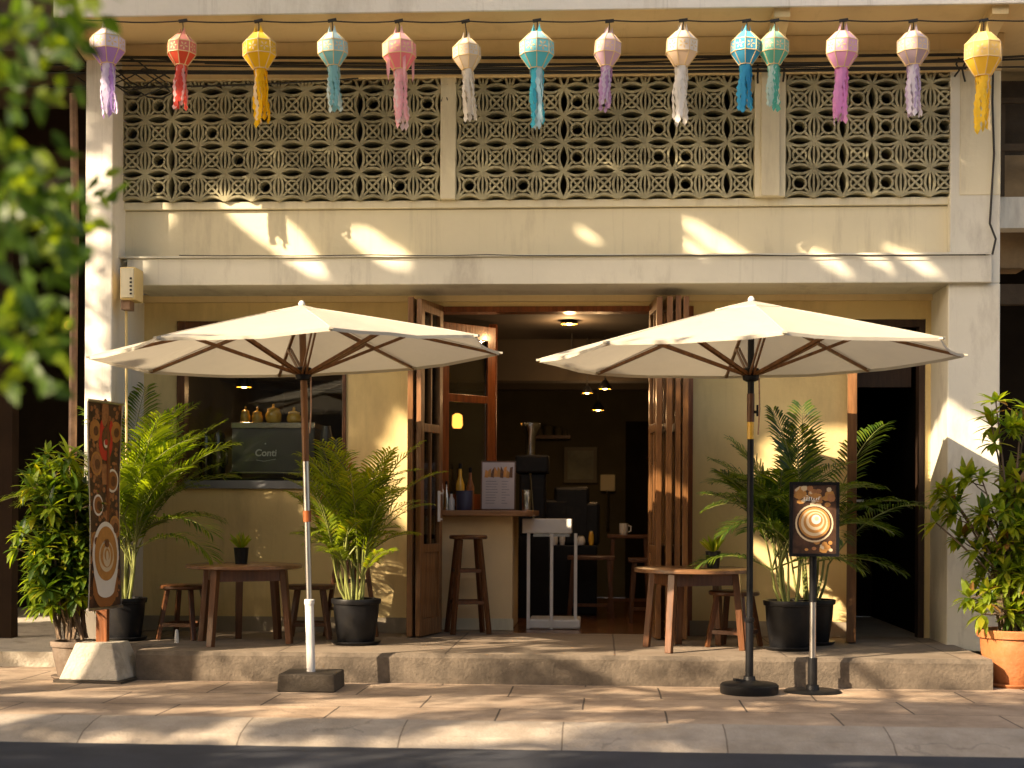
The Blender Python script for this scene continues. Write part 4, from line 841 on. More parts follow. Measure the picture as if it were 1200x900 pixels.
# ------------------------------------------------------------------ espresso machine in the window
ey = .42; ex0, ex1 = X(271, ey), X(368, ey); ez0, ez1 = Z(553, ey, 320), Z(495, ey, 320)
bt = thing('window_counter', (X(300, .4), .3, PZ), 'dark counter inside the left window carrying the coffee machine', 'counter')
mb = MB(); mb.box(wx0 + .02, wx1 - .02, T + .05, .95, PZ, ez0 - .06); mb.build('body', M['blackmetal'], bt, world=True)
em = thing('espresso_machine', ((ex0 + ex1) / 2, ey, ez0 - .06), 'grey espresso machine with steel top edge and white logo behind the left window', 'coffee machine')
mb = MB(); mb.box(ex0, ex1, ey, ey + .5, ez0, ez1 - .055); mb.build('back_panel', M['greypanel'], em, world=True, bevel=.008)
mb = MB(); mb.box(ex0 - .005, ex1 + .005, ey - .012, ey + .51, ez1 - .054, ez1); mb.build('top_rail', M['steel'], em, world=True, bevel=.006)
mb = MB(); mb.box(ex0 - .006, ex1 + .006, ey - .008, ey + .5, ez0 - .012, ez0 - .001); mb.build('trim', M['steel'], em, world=True)
for xx in (ex0 + .06, ex1 - .06):
    mb = MB(); mb.lathe([(.025, 0), (.02, .05)], (xx, ey + .06, ez0 - .061), 10); mb.build('foot', M['black'], em, world=True)
def text(body, size, loc, m, parent, name='lettering', rot=(R(90), 0, 0), extr=.001, bold=False, shear=0):
    c_ = bpy.data.curves.new(name, 'FONT'); c_.body = body; c_.size = size; c_.align_x = 'CENTER'; c_.align_y = 'CENTER'; c_.extrude = extr; c_.shear = shear
    if bold: c_.offset = size * .02
    c_.materials.append(m); tmp = bpy.data.objects.new(name + '_curve', c_); col.objects.link(tmp); bpy.context.view_layer.update()
    me = bpy.data.meshes.new_from_object(tmp.evaluated_get(bpy.context.evaluated_depsgraph_get())); bpy.data.objects.remove(tmp)
    o = bpy.data.objects.new(name, me); col.objects.link(o); o.parent = parent; o.location = Vector(loc) - parent_world(parent); o.rotation_euler = rot; return o
lw = mat('logo_white', (.8, .8, .78), .5, .02)
text('Conti', .085, (X(311, ey), ey - .003, Z(531, ey, 311)), lw, em, bold=True, shear=.1)
mb = MB(); c_ = at(311, 520, ey - .002); mb.lathe([(.0, -.001), (.007, 0), (.007, .001)], c_, 10, axis=(0, -1, 0)); mb.tube([(X(300, ey), ey - .003, Z(539, ey, 311)), (X(309, ey), ey - .003, Z(540.5, ey, 311)), (X(323, ey), ey - .003, Z(538, ey, 311))], .0022, 4); mb.build('logo', lw, em, world=True)
JL = {287: 'small round amber jar, leftmost on top of the coffee machine', 301: 'amber jar between the small round one and the large one on the coffee machine', 320: 'large lidded amber jar on the coffee machine', 344: 'squat glass jar of amber pieces right of the large jar'}
for px_, r_, hh in ((287, .044, .10), (301, .050, .09), (320, .072, .12), (344, .065, .09)):
    t = thing('amber_jar', (X(px_, .6), .6, ez1), JL[px_], 'jar', 'jars on the coffee machine')
    mb = MB(); mb.lathe([(r_ * .7, 0), (r_, hh * .25), (r_, hh * .7), (r_ * .75, hh)], (0, 0, 0), 18); mb.build('body', M['gold'], t, smooth=True)
    mb = MB(); mb.lathe([(r_ * .85, hh), (r_ * .8, hh + .012), (r_ * .15, hh + .03), (r_ * .2, hh + .05), (.002, hh + .06)], (0, 0, 0), 14); mb.build('lid', M['gold'], t, smooth=True)
for px_, r_, top, lb in ((241, .062, 507, 'tall dark steel flask left of the coffee machine'), (255, .066, 505, 'second dark steel flask, next to the coffee machine')):
    hh = Z(top, .5) - (ez0 - .06); t = thing('steel_flask', (X(px_, .5), .5, ez0 - .06), lb, 'flask', 'flasks in the left window')
    mb = MB(); mb.lathe([(r_, 0), (r_, hh * .86), (r_ * .8, hh * .95), (r_ * .3, hh * .97), (r_ * .3, hh)], (0, 0, 0), 18); mb.build('body', mat('dark_steel', (.10, .09, .08), .2, .1, metal=.8), t, smooth=True)
    mb = MB(); mb.tube([(r_ * .9, -.02, hh * .8), (r_ * 1.5, -.05, hh * .75), (r_ * 1.5, -.05, hh * .3), (r_ * .9, -.02, hh * .25)], .008, 5); mb.build('handle', M['black'], t)
for px_, r_, top, lb in ((382, .08, 500, 'dim glass vase right of the coffee machine'), (395, .07, 515, 'dim kettle at the right end of the window')):
    hh = Z(top, .5) - (ez0 - .06); t = thing('glass_vase', (X(px_, .5), .5, ez0 - .06), lb, 'vase' if px_ == 382 else 'kettle', None)
    mb = MB(); mb.lathe([(r_ * .7, 0), (r_, hh * .3), (r_ * .8, hh * .7), (r_ * .5, hh)], (0, 0, 0), 16); mb.build('body', mat('dim_glass', (.10, .10, .09), .15, .2), t, smooth=True)

# ------------------------------------------------------------------ coffee banner on its post
pb = on(120, 796.5, 0); pb = Vector((pb.x, pb.y - .0, 0))
t = thing('banner_stand', pb, 'tall narrow coffee banner on a brown post with rough concrete foot', 'banner')
hb_ = (X(158, pb.y - .2) - X(82, pb.y - .2)) / 2 * .97; tb_ = hb_ * .62; hz = .285
mb = MB(); mb.add([(-hb_, -hb_, .02), (hb_, -hb_, .02), (hb_, hb_, .02), (-hb_, hb_, .02), (-tb_, -tb_, hz), (tb_, -tb_, hz), (tb_, tb_, hz), (-tb_, tb_, hz)], [(0, 3, 2, 1), (4, 5, 6, 7), (0, 1, 5, 4), (1, 2, 6, 5), (2, 3, 7, 6), (3, 0, 4, 7)]); mb.build('foot', M['concrete'], t, bevel=.012).rotation_euler.z = R(-7)
mb = MB(); mb.box(-hb_ - .03, hb_ + .03, -hb_ - .02, hb_ + .02, 0, .02); mb.build('base_slab', M['basestone'], t).rotation_euler.z = R(-7)
mb = MB(); mb.box(-.042, .042, -.03, .03, hz - .03, 2.08); mb.build('post', wood('orange_post_wood', (.28, .09, .025), .5), t, bevel=.004)
# banner plane: near edge left, far edge right
ya_, yb_ = pb.y - .30, pb.y + .16
A_ = Vector((X(103, ya_) - pb.x, ya_ - pb.y, 0)); B_ = Vector((X(140, yb_) - pb.x, yb_ - pb.y, 0)); u_ = (B_ - A_); BW = u_.length; u_.normalize(); nb_ = Vector((u_.y, -u_.x, 0))
if nb_.y > 0: nb_ = -nb_
zb0, zb1 = .54, 2.065
print('banner', BW, zb1 - zb0)
def bp(u, v, k=0): # u 0..1 across, v 0..1 up
    return A_ + u_ * BW * u + UP * (zb0 + (zb1 - zb0) * v) + nb_ * (.004 + k + .012 * math.sin(v * 5 + u * 2))
mb = MB(); nu, nv = 4, 24
vs_ = [bp(i / nu, j / nv, 0) for j in range(nv + 1) for i in range(nu + 1)] + [bp(i / nu, j / nv, -.003) for j in range(nv + 1) for i in range(nu + 1)]; W = nu + 1; o_ = W * (nv + 1)
mb.add(vs_, [(j * W + i, j * W + i + 1, (j + 1) * W + i + 1, (j + 1) * W + i) for j in range(nv) for i in range(nu)] + [(o_ + (j + 1) * W + i, o_ + (j + 1) * W + i + 1, o_ + j * W + i + 1, o_ + j * W + i) for j in range(nv) for i in range(nu)])
ban = mb.build('banner_cloth', M['printbrown'], t)
def disc(mb, cu, cv, ru, k, n=26, asp=None, a0=0, a1=2 * math.pi, stretch=1.0):
    av = ru * BW / (zb1 - zb0) * stretch
    P = [bp(cu, cv, k)] + [bp(cu + ru * math.cos(a0 + (a1 - a0) * q / n), cv + av * math.sin(a0 + (a1 - a0) * q / n), k) for q in range(n + 1)]
    mb.add(P, [(0, q, q + 1) for q in range(1, n + 1)])
BM = [M['cup'], M['coffee'], M['latte'], M['foam'], M['bean'], M['bean2'], M['red']]
mb = MB(); random.seed(21)
for q in range(420):                       # coffee beans
    u, v = U(.04, .96), U(.0, 1) ** .8 * .99; 
    if U(0, 1) < .95:
        mb.mi = random.choice([4, 5, 5]); r_ = U(.030, .055); disc(mb, u, v, r_, .0015 + q * 4e-6, 8, stretch=U(.55, 1))
for (cu, cv, ru, m1) in ((.22, .86, .17, 2), (.84, .86, .17, 2), (.26, .70, .19, 5), (.78, .62, .19, 1), (.28, .50, .17, 1), (.84, .39, .19, 5), (.16, .33, .14, 5), (.2, .26, .15, 5)):
    mb.mi = 0 if m1 == 1 else 2; disc(mb, cu, cv, ru, .0045); mb.mi = m1; disc(mb, cu, cv, ru * .8, .006); mb.mi = 4; disc(mb, cu + .02, cv - .003, ru * .45, .0075)
mb.mi = 6; disc(mb, .55, .80, .21, .005, stretch=1.3); disc(mb, .42, .855, .06, .0055, stretch=3.2); disc(mb, .70, .855, .06, .0056, stretch=3.2); mb.mi = 4; disc(mb, .555, .825, .13, .007, stretch=1.5); mb.mi = 0; disc(mb, .55, .80, .07, .0085); mb.mi = 6; disc(mb, .55, .807, .05, .0095)
mb.mi = 5; disc(mb, .5, .95, .10, .006, stretch=2.2)
mb.mi = 5; P = [bp(.42, .70, .005), bp(.62, .70, .005), bp(.66, .60, .005), bp(.44, .60, .005)]; mb.add(P, [(0, 3, 2, 1)])
# the big cup of coffee
mb.mi = 1; disc(mb, .5, .12, .40, .0042, 30, stretch=1.0)
mb.mi = 0; P = []
for s_ in (-1, 1):
    for (du, vv) in ((.43, .255), (.38, .17), (.27, .09)): P.append(bp(.5 + s_ * du, vv, .0065))
mb.add(P, [(0, 1, 4, 3), (1, 2, 5, 4)]); disc(mb, .5, .265, .44, .0075, 34, stretch=1.15); disc(mb, .5, .092, .27, .0066, 24, stretch=.5)
mb.mi = 2; disc(mb, .5, .265, .375, .009, 34, stretch=1.15); mb.mi = 3
for (r_, k_, m_, s_, o_) in ((.25, .0105, 3, 1.0, 0), (.21, .012, 2, .95, .006), (.13, .0135, 3, 1.3, .0), (.09, .015, 2, 1.1, .008), (.045, .0165, 3, 2.0, .0)): mb.mi = m_; disc(mb, .5, .252 + o_, r_, k_, 24, stretch=s_)
mb.mi = 4; disc(mb, .5, .315, .07, .018, 16)
mb.build('print', BM, ban)
mb = MB()
for v in (0.0, 1.0): mb.tube([bp(-.03, v, .004), bp(1.03, v, .004)], .012, 8)
for u in (0.0, 1.0): mb.tube([bp(u, v / 12, .004) for v in range(13)], .005, 5)
mb.build('rail', M['metal'], t, smooth=True)

# small coffee sign on its pole
sb = on(952, 811, 0); t = thing('sign_stand', sb, 'small framed coffee sign on a black and steel pole', 'sign')
mb = MB(); mb.lathe([(.20, 0), (.205, .006), (.19, .016), (.05, .02), (.045, .05), (.035, .055)], (0, 0, 0), 30); mb.build('base', M['blackmetal'], t, smooth=True)
mb = MB(); mb.tube([(0, 0, .03), (0, 0, .245)], .034, 12); mb.build('sleeve', M['black'], t, smooth=True)
mb = MB(); mb.tube([(0, 0, .22), (0, 0, .66)], .023, 12); mb.build('pole', M['metal'], t, smooth=True)
mb = MB(); mb.tube([(0, 0, .64), (0, 0, 1.05)], .027, 12); mb.build('upper_pole', M['blackmetal'], t, smooth=True)
sz0, sz1 = Z(652, sb.y, 952), Z(565, sb.y, 952); swd = (X(981, sb.y) - X(923, sb.y)) / 2
mb = MB(); fw_ = .022; mb.box(-swd, swd, -.05, -.03, sz0, sz1); mb.build('backing', M['blackmetal'], t)
mb = MB(); mb.box(-swd, swd, -.062, -.051, sz0, sz0 + fw_); mb.box(-swd, swd, -.062, -.051, sz1 - fw_, sz1); mb.box(-swd, -swd + fw_, -.062, -.051, sz0 + fw_, sz1 - fw_); mb.box(swd - fw_, swd, -.062, -.051, sz0 + fw_, sz1 - fw_); mb.build('frame', M['blackmetal'], t)
SWD, SH = swd - fw_, (sz1 - sz0 - 2 * fw_)
def sp(u, v, k=0): return Vector((-SWD + 2 * SWD * u, -.0505 - k, sz0 + fw_ + SH * v))
def sdisc(mb, cu, cv, r, k, n=26, st=1.0, cut=None):
    P = [sp(cu, cv, k)] + [sp(min(.99, max(.01, cu + r * math.cos(2 * math.pi * q / n))), min(.99, max(.01, cv + r * 2 * SWD / SH * st * math.sin(2 * math.pi * q / n))), k) for q in range(n)]
    mb.add(P, [(0, q, q % n + 1) for q in range(1, n + 1)])
mb = MB(); mb.mi = 0; mb.add([sp(0, 0), sp(1, 0), sp(1, 1), sp(0, 1)], [(0, 1, 2, 3)])
for q in range(46): mb.mi = random.choice([1, 2, 3, 2]); sdisc(mb, U(.08, .92), random.choice([U(.7, .96), U(.7, .96), U(.03, .2)]), U(.04, .11), .0006 + q * 2e-5, 7, U(.5, 1.2))
mb.mi = 3; sdisc(mb, .5, .44, .44, .0030); mb.mi = 0; sdisc(mb, .5, .44, .40, .0036); mb.mi = 2; sdisc(mb, .5, .45, .36, .0042)
for i_, (r_, m_) in enumerate(((.31, 3), (.26, 2), (.21, 3), (.16, 2), (.11, 4), (.05, 3))): mb.mi = m_; sdisc(mb, .5 + .01 * i_, .45 + .012 * i_, r_, .0048 + i_ * .0006)
mb.build('print', [M['printbrown'], M['bean2'], M['latte'], M['foam'], M['cup']], t)
mb = MB()
for q in range(7): u = .26 + q * .055; mb.bar(sp(u, .775 + U(-.01, .01), .010), sp(u + U(.0, .03), .815 + U(-.01, .015), .010), .006, .002)
mb.bar(sp(.24, .775, .010), sp(.60, .765, .010), .005, .002); mb.build('lettering', lw, t)
# little white marker post under the left table
t = thing('marker_cone', at(207, 757, -1.15), 'small white peg standing on the terrace under the left table', 'peg'); t.location.z = PZ
mb = MB(); mb.lathe([(.018, 0), (.017, .06), (.012, .10), (.004, .105)], (0, 0, 0), 10); mb.build('body', M['cup'], t, smooth=True)
# ------------------------------------------------------------------ plants
random.seed(11)
def frond(fm, sm, base, az, length, e0, droop, leaflet, n=26, width=.02, r=.008, matidx=None, start=.22, curl=0, lean=None):
    """pinnate frond: rachis in sm, leaflets in fm"""
    p = Vector(base); K = 16; pts = [p.copy()]; el = e0; a = az
    for i in range(K):
        el_i = e0 - droop * ((i + 1) / K) ** 1.5; a += curl / K
        d = Vector((math.cos(a) * math.cos(el_i), math.sin(a) * math.cos(el_i), math.sin(el_i))); p = p + d * (length / K); pts.append(p.copy())
    sm.tube(pts, r, 4, r * .25)
    for i in range(n):
        f = start + (1 - start) * (i + .5) / n; q = f * K; j = min(K - 1, int(q)); pos = pts[j].lerp(pts[j + 1], q - j); d = (pts[min(K, j + 1)] - pts[j]).normalized()
        side = d.cross(UP); side = side.normalized() if side.length > .05 else Vector((-math.sin(a), math.cos(a), 0)); up = side.cross(d).normalized()
        ll = leaflet * (math.sin(math.pi * (.12 + .80 * (f - start) / (1 - start))) ** .7) * U(.88, 1.1)
        for s_ in (-1, 1):
            fwd = .55 + .6 * f; dr = (side * s_ + d * fwd + up * U(.1, .35)).normalized(); wv = width * U(.8, 1.15)
            fm.mi = matidx() if matidx else 0
            x = dr.cross(up).normalized() * wv / 2; e1 = pos + dr * ll * .45; e2 = pos + dr * ll * .8 - UP * ll * .08; e3 = pos + dr * ll - UP * ll * U(.14, .3)
            fm.add([pos, e1 + x + up * .002, e1 - x, e2 + x * .75, e2 - x * .75, e3], [(0, 2, 1), (1, 2, 4, 3), (3, 4, 5)])
    return pts
def pot(t, r, h, m, rim=.02, taper=.78, soil=True, saucer=True, rimh=.04):
    mb = MB(); mb.lathe([(r * taper * .97, .012), (r * taper, .02), (r * .93, h * .6), (r * .97, h - rimh), (r + rim * .4, h - rimh + .002), (r + rim * .6, h - .008), (r + rim * .4, h), (r - .02, h), (r - .025, h - .05)], (0, 0, 0), 36, cap=False)
    mb.add([(r * taper * math.cos(a * .3), r * taper * math.sin(a * .3), .013) for a in range(21)], [tuple(range(21))]); p = mb.build('pot', m, t, smooth=True)
    mb = MB(); mb.lathe([(r - .022, h - .055), (r - .023, h - .03)], (0, 0, 0), 24); mb.build('soil', M['soil'], t)
    if saucer: mb = MB(); mb.lathe([(r * taper + .03, .0), (r * taper + .05, .02), (r * taper + .05, .028), (r * taper + .03, .026)], (0, 0, 0), 28); mb.build('saucer', m, p, smooth=True)
    return p
def pick(*w):
    def f():
        x = random.random() * sum(w); 
        for i, q in enumerate(w):
            x -= q
            if x <= 0: return i
        return 0
    return f
def palm(loc, label, specs, potr, poth, potm, mats, midx, name='potted_palm', stems=9, group='potted palms', yoff=0, leafw=.02, cane=.25, leafn=26, saucer=True, cspread=.45):
    t = thing(name, loc, label, 'palm', group); pot(t, potr, poth, potm, saucer=saucer)
    cn = MB(); tops = []
    for i in range(stems):
        a = U(0, 6.28); rr = potr * cspread * U(.2, 1); h = cane * U(.6, 1.2); lean_ = Vector((math.cos(a), math.sin(a), 0)) * U(.02, .10)
        b = Vector((rr * math.cos(a), rr * math.sin(a), poth - .04)); q = b + UP * h + lean_; cn.tube([b, b.lerp(q, .5) + lean_ * .2, q], .014, 6, .008); tops.append(q)
    cn.build('stems', M['stem'], t, smooth=True)
    fm, sm = MB(), MB()
    for (az, ln, e0, dr, lf) in specs:
        b = random.choice(tops); frond(fm, sm, b, R(az), ln, R(e0), R(dr), lf, n=leafn, width=leafw, matidx=midx, curl=U(-.3, .3))
    sm.build('frond_stalks', M['stem'], t); fm.build('fronds', mats, t)
    return t
# palm B, left of the doors; leaf colours brightened in place of blocked sunlight
pB = Vector((X(418, -1.12), -1.12, PZ))
sp_ = [(U(0, 360), U(.75, 1.12), U(76, 90), U(30, 80), U(.16, .23)) for _ in range(44)] + [(U(0, 360), U(.35, .6), U(45, 70), U(50, 90), U(.14, .2)) for _ in range(16)]
palm(pB, 'bright green palm in a black pot left of the folding doors', sp_, .185, .36, M['black'], [G['brightened'], G['light'], G['yellow'], G['palm'], G['dry']], pick(5, 4, 1, 1.5, .1), cane=.3, leafw=.015, stems=12)
# palm A behind the banner
pA = Vector((X(147, -.95), -.95, PZ))
sp_ = [(200, 1.15, 72, 95, .26), (170, 1.2, 60, 85, .26), (20, 1.5, 62, 62, .30), (-5, 1.35, 66, 50, .30), (35, 1.3, 72, 50, .28), (0, .95, 40, 60, .26), (-30, 1.1, 38, 75, .28), (-20, .95, 30, 80, .26), (90, 1.5, 82, 40, .28), (60, 1.45, 80, 45, .28), (-60, 1.2, 70, 70, .26), (-90, 1.2, 76, 60, .26), (140, 1.4, 80, 50, .26)]
sp_ = [(a, l * (.86 if a < 60 else .95), e, d, f) for a, l, e, d, f in sp_]
sp_ += [(U(-70, 90), U(.9, 1.3), U(70, 88), U(40, 80), U(.22, .28)) for _ in range(20)] + [(U(100, 260), U(.7, 1.2), U(60, 86), U(40, 80), .24) for _ in range(6)]
palm(pA, 'tall palm in a black pot behind the coffee banner', sp_, .165, .34, M['black'], [G['palm'], G['light'], G['brightened'], G['mid']], pick(4, 4, 2, 2), cane=.45, leafw=.018, leafn=34)
# palm C behind the coffee sign: two black pots
pC = Vector((X(925, -1.2), -1.2, PZ))
sp_ = [(30, 1.35, 72, 58, .30), (10, 1.35, 58, 72, .28), (55, 1.3, 76, 40, .28), (-8, 1.15, 36, 62, .26), (-20, .9, 22, 60, .26), (165, 1.25, 66, 64, .28), (180, 1.15, 52, 80, .28), (150, 1.3, 76, 55, .28), (200, 1.0, 40, 85, .26), (120, 1.4, 82, 30, .28), (210, .95, 58, 90, .24), (-45, .95, 45, 90, .24), (100, 1.2, 84, 30, .28), (-160, .85, 25, 70, .24)]
sp_ = [(a, l * (.72 if 140 < a < 220 else .80), e + 5, d, f * .95) for a, l, e, d, f in sp_]
sp_ += [(U(0, 360), U(.7, 1.05), U(60, 86), U(40, 80), U(.2, .27)) for _ in range(18)]
palm(pC, 'dark feathery palm in the front black pot behind the coffee sign', sp_, .185, .38, M['black'], [G['mid'], G['palm'], G['deep'], G['light']], pick(4, 3, 4, 1), cane=.4, leafw=.017, leafn=36)
pC2 = Vector((X(950, -.68), -.68, PZ))
palm(pC2, 'palm in the rear black pot beside the right doorway', [(10, .85, 40, 72, .26), (-5, .95, 60, 66, .26), (40, 1.35, 74, 50, .30), (25, 1.2, 50, 60, .28), (80, 1.3, 84, 20, .28), (150, 1.2, 80, 40, .26), (-60, .8, 60, 80, .22), (-20, .9, 20, 50, .26)], .19, .36, M['black'], [G['mid'], G['palm'], G['deep']], pick(3, 3, 3), cane=.4, leafw=.017, leafn=34)

# shrubs with whorled leaves
def shrub(loc, label, cat, branches, potargs, mats, midx, ln=(.10, .15), wd=.032, nl=8, name='potted_shrub', dens=1, tipup=.6):
    t = thing(name, loc, label, cat); pot(t, *potargs[:3], **potargs[3]); h0 = potargs[1] - .03
    wm_, lm = MB(), MB()
    def whorl(p, d, k=nl, sc_=1.0):
        d = d.normalized(); x = d.orthogonal().normalized(); y = d.cross(x)
        for ring_, (tilt, m_) in enumerate([(.15, k), (.75, max(4, k - 3))]):
            for i in range(m_):
                a = 2 * math.pi * i / m_ + ring_ * .4 + U(-.2, .2); o = x * math.cos(a) + y * math.sin(a); dd = (o + d * tilt + UP * U(-.25, .15)).normalized()
                lm.mi = midx(); leaf(lm, p - d * .01 * ring_, dd, UP if abs(dd.z) < .9 else x, U(*ln) * sc_, wd * U(.85, 1.15) * sc_, .12)
    for (pts, subs) in branches:
        pts = [Vector(q) for q in pts]; wm_.tube(pts, .013, 5, .005)
        for s_ in range(subs):
            f = U(.25, 1); q = f * (len(pts) - 1); j = min(len(pts) - 2, int(q)); b = pts[j].lerp(pts[j + 1], q - j); a = U(0, 6.28); d = Vector((math.cos(a), math.sin(a), U(.2, 1.1))).normalized(); l_ = U(.06, .2)
            e = b + d * l_; wm_.tube([b, b.lerp(e, .5) + Vector((0, 0, -.01)), e], .005, 4, .003); whorl(e, d, sc_=U(.8, 1.1))
        whorl(pts[-1], pts[-1] - pts[-2])
    wm_.build('stems', M['bark'], t, smooth=True); lm.build('leaves', mats, t)
    return t
# left shrub: canes full of leaves
br = []
for i in range(26):
    a = U(0, 6.28); rr = U(.02, .12); top = U(.5, 1.32); sx = U(-.27, .06) * (1.2 - .4 * top / 1.5); 
    b = Vector((rr * math.cos(a), rr * math.sin(a), .3)); e = Vector((sx + b.x * .6 - .03, U(-.2, .22), .3 + top)); m1 = b.lerp(e, .5) + Vector((sx * .25, U(-.05, .05), 0)); br.append(([b, m1, e], 9))
pD = on(78, 798, 0); pD.y += .16
shrub(pD, 'bushy green leafy shrub in a weathered clay pot at the left end of the terrace', 'shrub', br, (.165, .285, M['claypot'], dict(saucer=True, taper=.72)), [G['mid'], G['light'], G['deep'], G['yellow']], pick(4, 5, 2, 1), ln=(.11, .18), wd=.052)
# right shrub: airy, star whorls; lighter leaf colours replace sun the umbrella blocks
pE = on(1192, 806, 0); pE.y += .12
br = []
def E(px_, py_, dy=0): 
    q = at(px_, py_, pE.y + dy); return q - Vector((pE.x, pE.y, 0))
root = Vector((0, 0, .38))
for (px_, py_, dy, k_) in ((1167, 470, .0, 3), (1160, 488, .1, 2), (1196, 500, 0, 4), (1150, 560, -.1, 6), (1108, 572, .0, 2), (1096, 612, -.05, 2), (1120, 590, .05, 4), (1150, 605, -.15, 5), (1180, 560, .1, 6), (1205, 540, .1, 6), (1145, 645, -.1, 4), (1135, 700, -.1, 3), (1165, 640, .1, 7), (1190, 620, -.1, 8), (1215, 600, 0, 8), (1150, 720, -.15, 4), (1180, 680, .1, 7), (1208, 670, -.1, 7), (1232, 640, 0, 8), (1225, 560, .1, 6), (1130, 630, .1, 2), (1185, 720, -.1, 5), (1205, 480, .1, 3), (1222, 720, 0, 5)):
    e = E(px_, py_, dy); b = root + Vector((U(-.1, .1), U(-.1, .1), 0)); m1 = b.lerp(e, .45) + Vector((-(e.x) * .18, 0, .08)); m2 = b.lerp(e, .8) + Vector((-(e.x) * .08, 0, .03)); br.append(([b, m1, m2, e], k_))
shrub(pE, 'airy shrub with star shaped leaf whorls in a large orange terracotta pot', 'shrub', br, (.245, .42, M['terracotta'], dict(saucer=True, taper=.70, rim=.03, rimh=.06)), [G['light'], G['mid'], G['brightened'], G['dry'], G['yellow']], pick(6, 2, 8, .4, 1.5), ln=(.12, .18), wd=.052, nl=9)

# little pots on the tables
def succulent(loc, label):
    t = thing('table_plant', loc, label, 'plant', 'small potted plants on the terrace tables'); r, h = .058, .13
    mb = MB(); mb.lathe([(r * .8, 0), (r, h - .01), (r * 1.05, h), (r * .9, h), (r * .88, h - .015)], (0, 0, 0), 20, cap=False); mb.lathe([(r * .85, h - .02), (r * .86, h - .014)], (0, 0, 0), 16); mb.build('pot', M['black'], t, smooth=True)
    mb = MB()
    for i in range(30):
        a = U(0, 6.28); tl = U(.1, 1.2); mb.mi = random.choice([0, 0, 1, 2]); d = Vector((math.cos(a) * tl, math.sin(a) * tl, 1)).normalized(); leaf(mb, Vector((0, 0, h - .01)), d, Vector((-math.sin(a), math.cos(a), .2)), U(.10, .16), .030, .2)
    mb.build('leaves', [G['brightened'], G['light'], G['yellow']], t)
    return t
succulent((X(283, -1.15), -1.15, PZ + .625), 'little spiky plant in a black pot on the left table')
succulent((X(836, -1.3), -1.3, PZ + .625), 'little yellow green plant in a black pot on the right table')

# climbing vine at the top of the party wall
random.seed(5)
t = thing('climbing_vine', at(92, 240, -1.0), 'dry brown vine with yellow green leaves tangled around the top of the party wall', 'vine')
sm, lm = MB(), MB()
def vl(p, k=1, s_=(.05, .085)):
    for _ in range(k):
        d = Vector((U(-1, 1), U(-1, .3), U(-1, .4))).normalized(); lm.mi = random.choice([0, 0, 1, 1, 2, 3]); leaf(lm, p + rv() * .03, d, rv(), U(*s_), U(.03, .05), .1)
for i in range(34):
    x0_, y0_ = U(40, 106), U(55, 110); pts = []; px_, py_ = x0_, y0_
    for j in range(7):
        pts.append(at(px_, py_, -1.02 - U(.0, .12))); px_ += U(-12, 10); py_ += U(4, 34)
    px_ = min(px_, 104); sm.tube(pts, .008, 4, .004)
    for q in pts:
        if random.random() < .5: vl(q + rv() * .05, random.choice([0, 1, 2]))
for i in range(9): 
    x_ = 70 + i * 3.6; sm.tube([at(x_ + U(-2, 2), yy, -1.03 - U(0, .05)) for yy in range(80, 280 + int(U(-60, 20)), 22)], .009, 4, .005)
for (x_, y_, n_) in ((60, 75, 30), (45, 95, 26), (20, 70, 26), (75, 170, 14), (30, 150, 20), (12, 175, 22), (50, 300, 26), (30, 315, 18), (14, 308, 14), (60, 90, 20), (85, 110, 10), (20, 200, 20), (55, 200, 14)):
    for _ in range(n_): vl(at(x_ + U(-22, 22), y_ + U(-20, 20), -1.1 + U(-.1, .15)), 1)
sm.tube([at(85, 190, -1.0), at(60, 280, -1.1), at(30, 298, -1.15), at(18, 320, -1.15)], .007, 4, .004); sm.tube([at(60, 280, -1.1), at(52, 310, -1.15), at(34, 338, -1.15)], .005, 4, .003)
sm.build('vine_stems', M['bark'], t); lm.build('leaves', [G['light'], G['yellow'], G['mid'], G['dry']], t)

# ------------------------------------------------------------------ street trees (their crowns shade the facade)
random.seed(9)
def trunk(mb, base, top, r, crown_pts):
    base, top = Vector(base), Vector(top); m_ = base.lerp(top, .5) + Vector((.15, .1, 0)); mb.tube([base, base.lerp(m_, .5), m_, top], r, 10, r * .6)
    for q in crown_pts:
        q = Vector(q); a = m_.lerp(top, U(.5, 1)); h_ = a.lerp(q, .5) + UP * .3
        if not all(lit_ok(a.lerp(h_, k_ / 8)) and lit_ok(h_.lerp(q, k_ / 8)) for k_ in range(9)): continue
        mb.tube([a, a.lerp(q, .5) + UP * .3, q], r * .35, 6, r * .08)
U1 = Vector((b1.x - .1, b1.y, 2.55)); U2 = Vector((b2.x, b2.y, 2.6))
def wallhit(p):
    t_ = (-.55 - p.y) / L.y; return (p + L * t_) if t_ > 0 else None
def hitz(p, z):
    t_ = (z - p.z) / L.z; return p + L * t_
SPOTS = [(at(50, 240, CAM.y + 3.5), .25, .9), (at(40, 20, CAM.y + 3.6), .25, .9), (at(25, 400, CAM.y + 3.5), .2, 1), (pB + UP * .8, .45, .9), (pD + UP * .9, .55, .85), (pE + Vector((-.1, 0, .9)), .6, .8), (pA + Vector((.1, 0, 1.3)), .5, .8), (pC + Vector((-.1, 0, 1.2)), .4, .6), (pE + Vector((-.05, -.1, .2)), .25, .9),
         (Vector((X(822, 0), 0, .7)), .22, .9), (Vector((X(450, 0), 0, 1.75)), .3, .5), (pb + Vector((0, 0, .2)), .25, .9), (pb + Vector((0, 0, 1.1)), .4, .85), (pb + Vector((0, 0, 1.7)), .4, .85), (cl + Vector((-.2, -.5, .4)), .18, .8), (cr + Vector((-.2, -.5, .4)), .2, .8)]
LPX = [(c_, r_) for c_, r_, tb_ in LPOS]
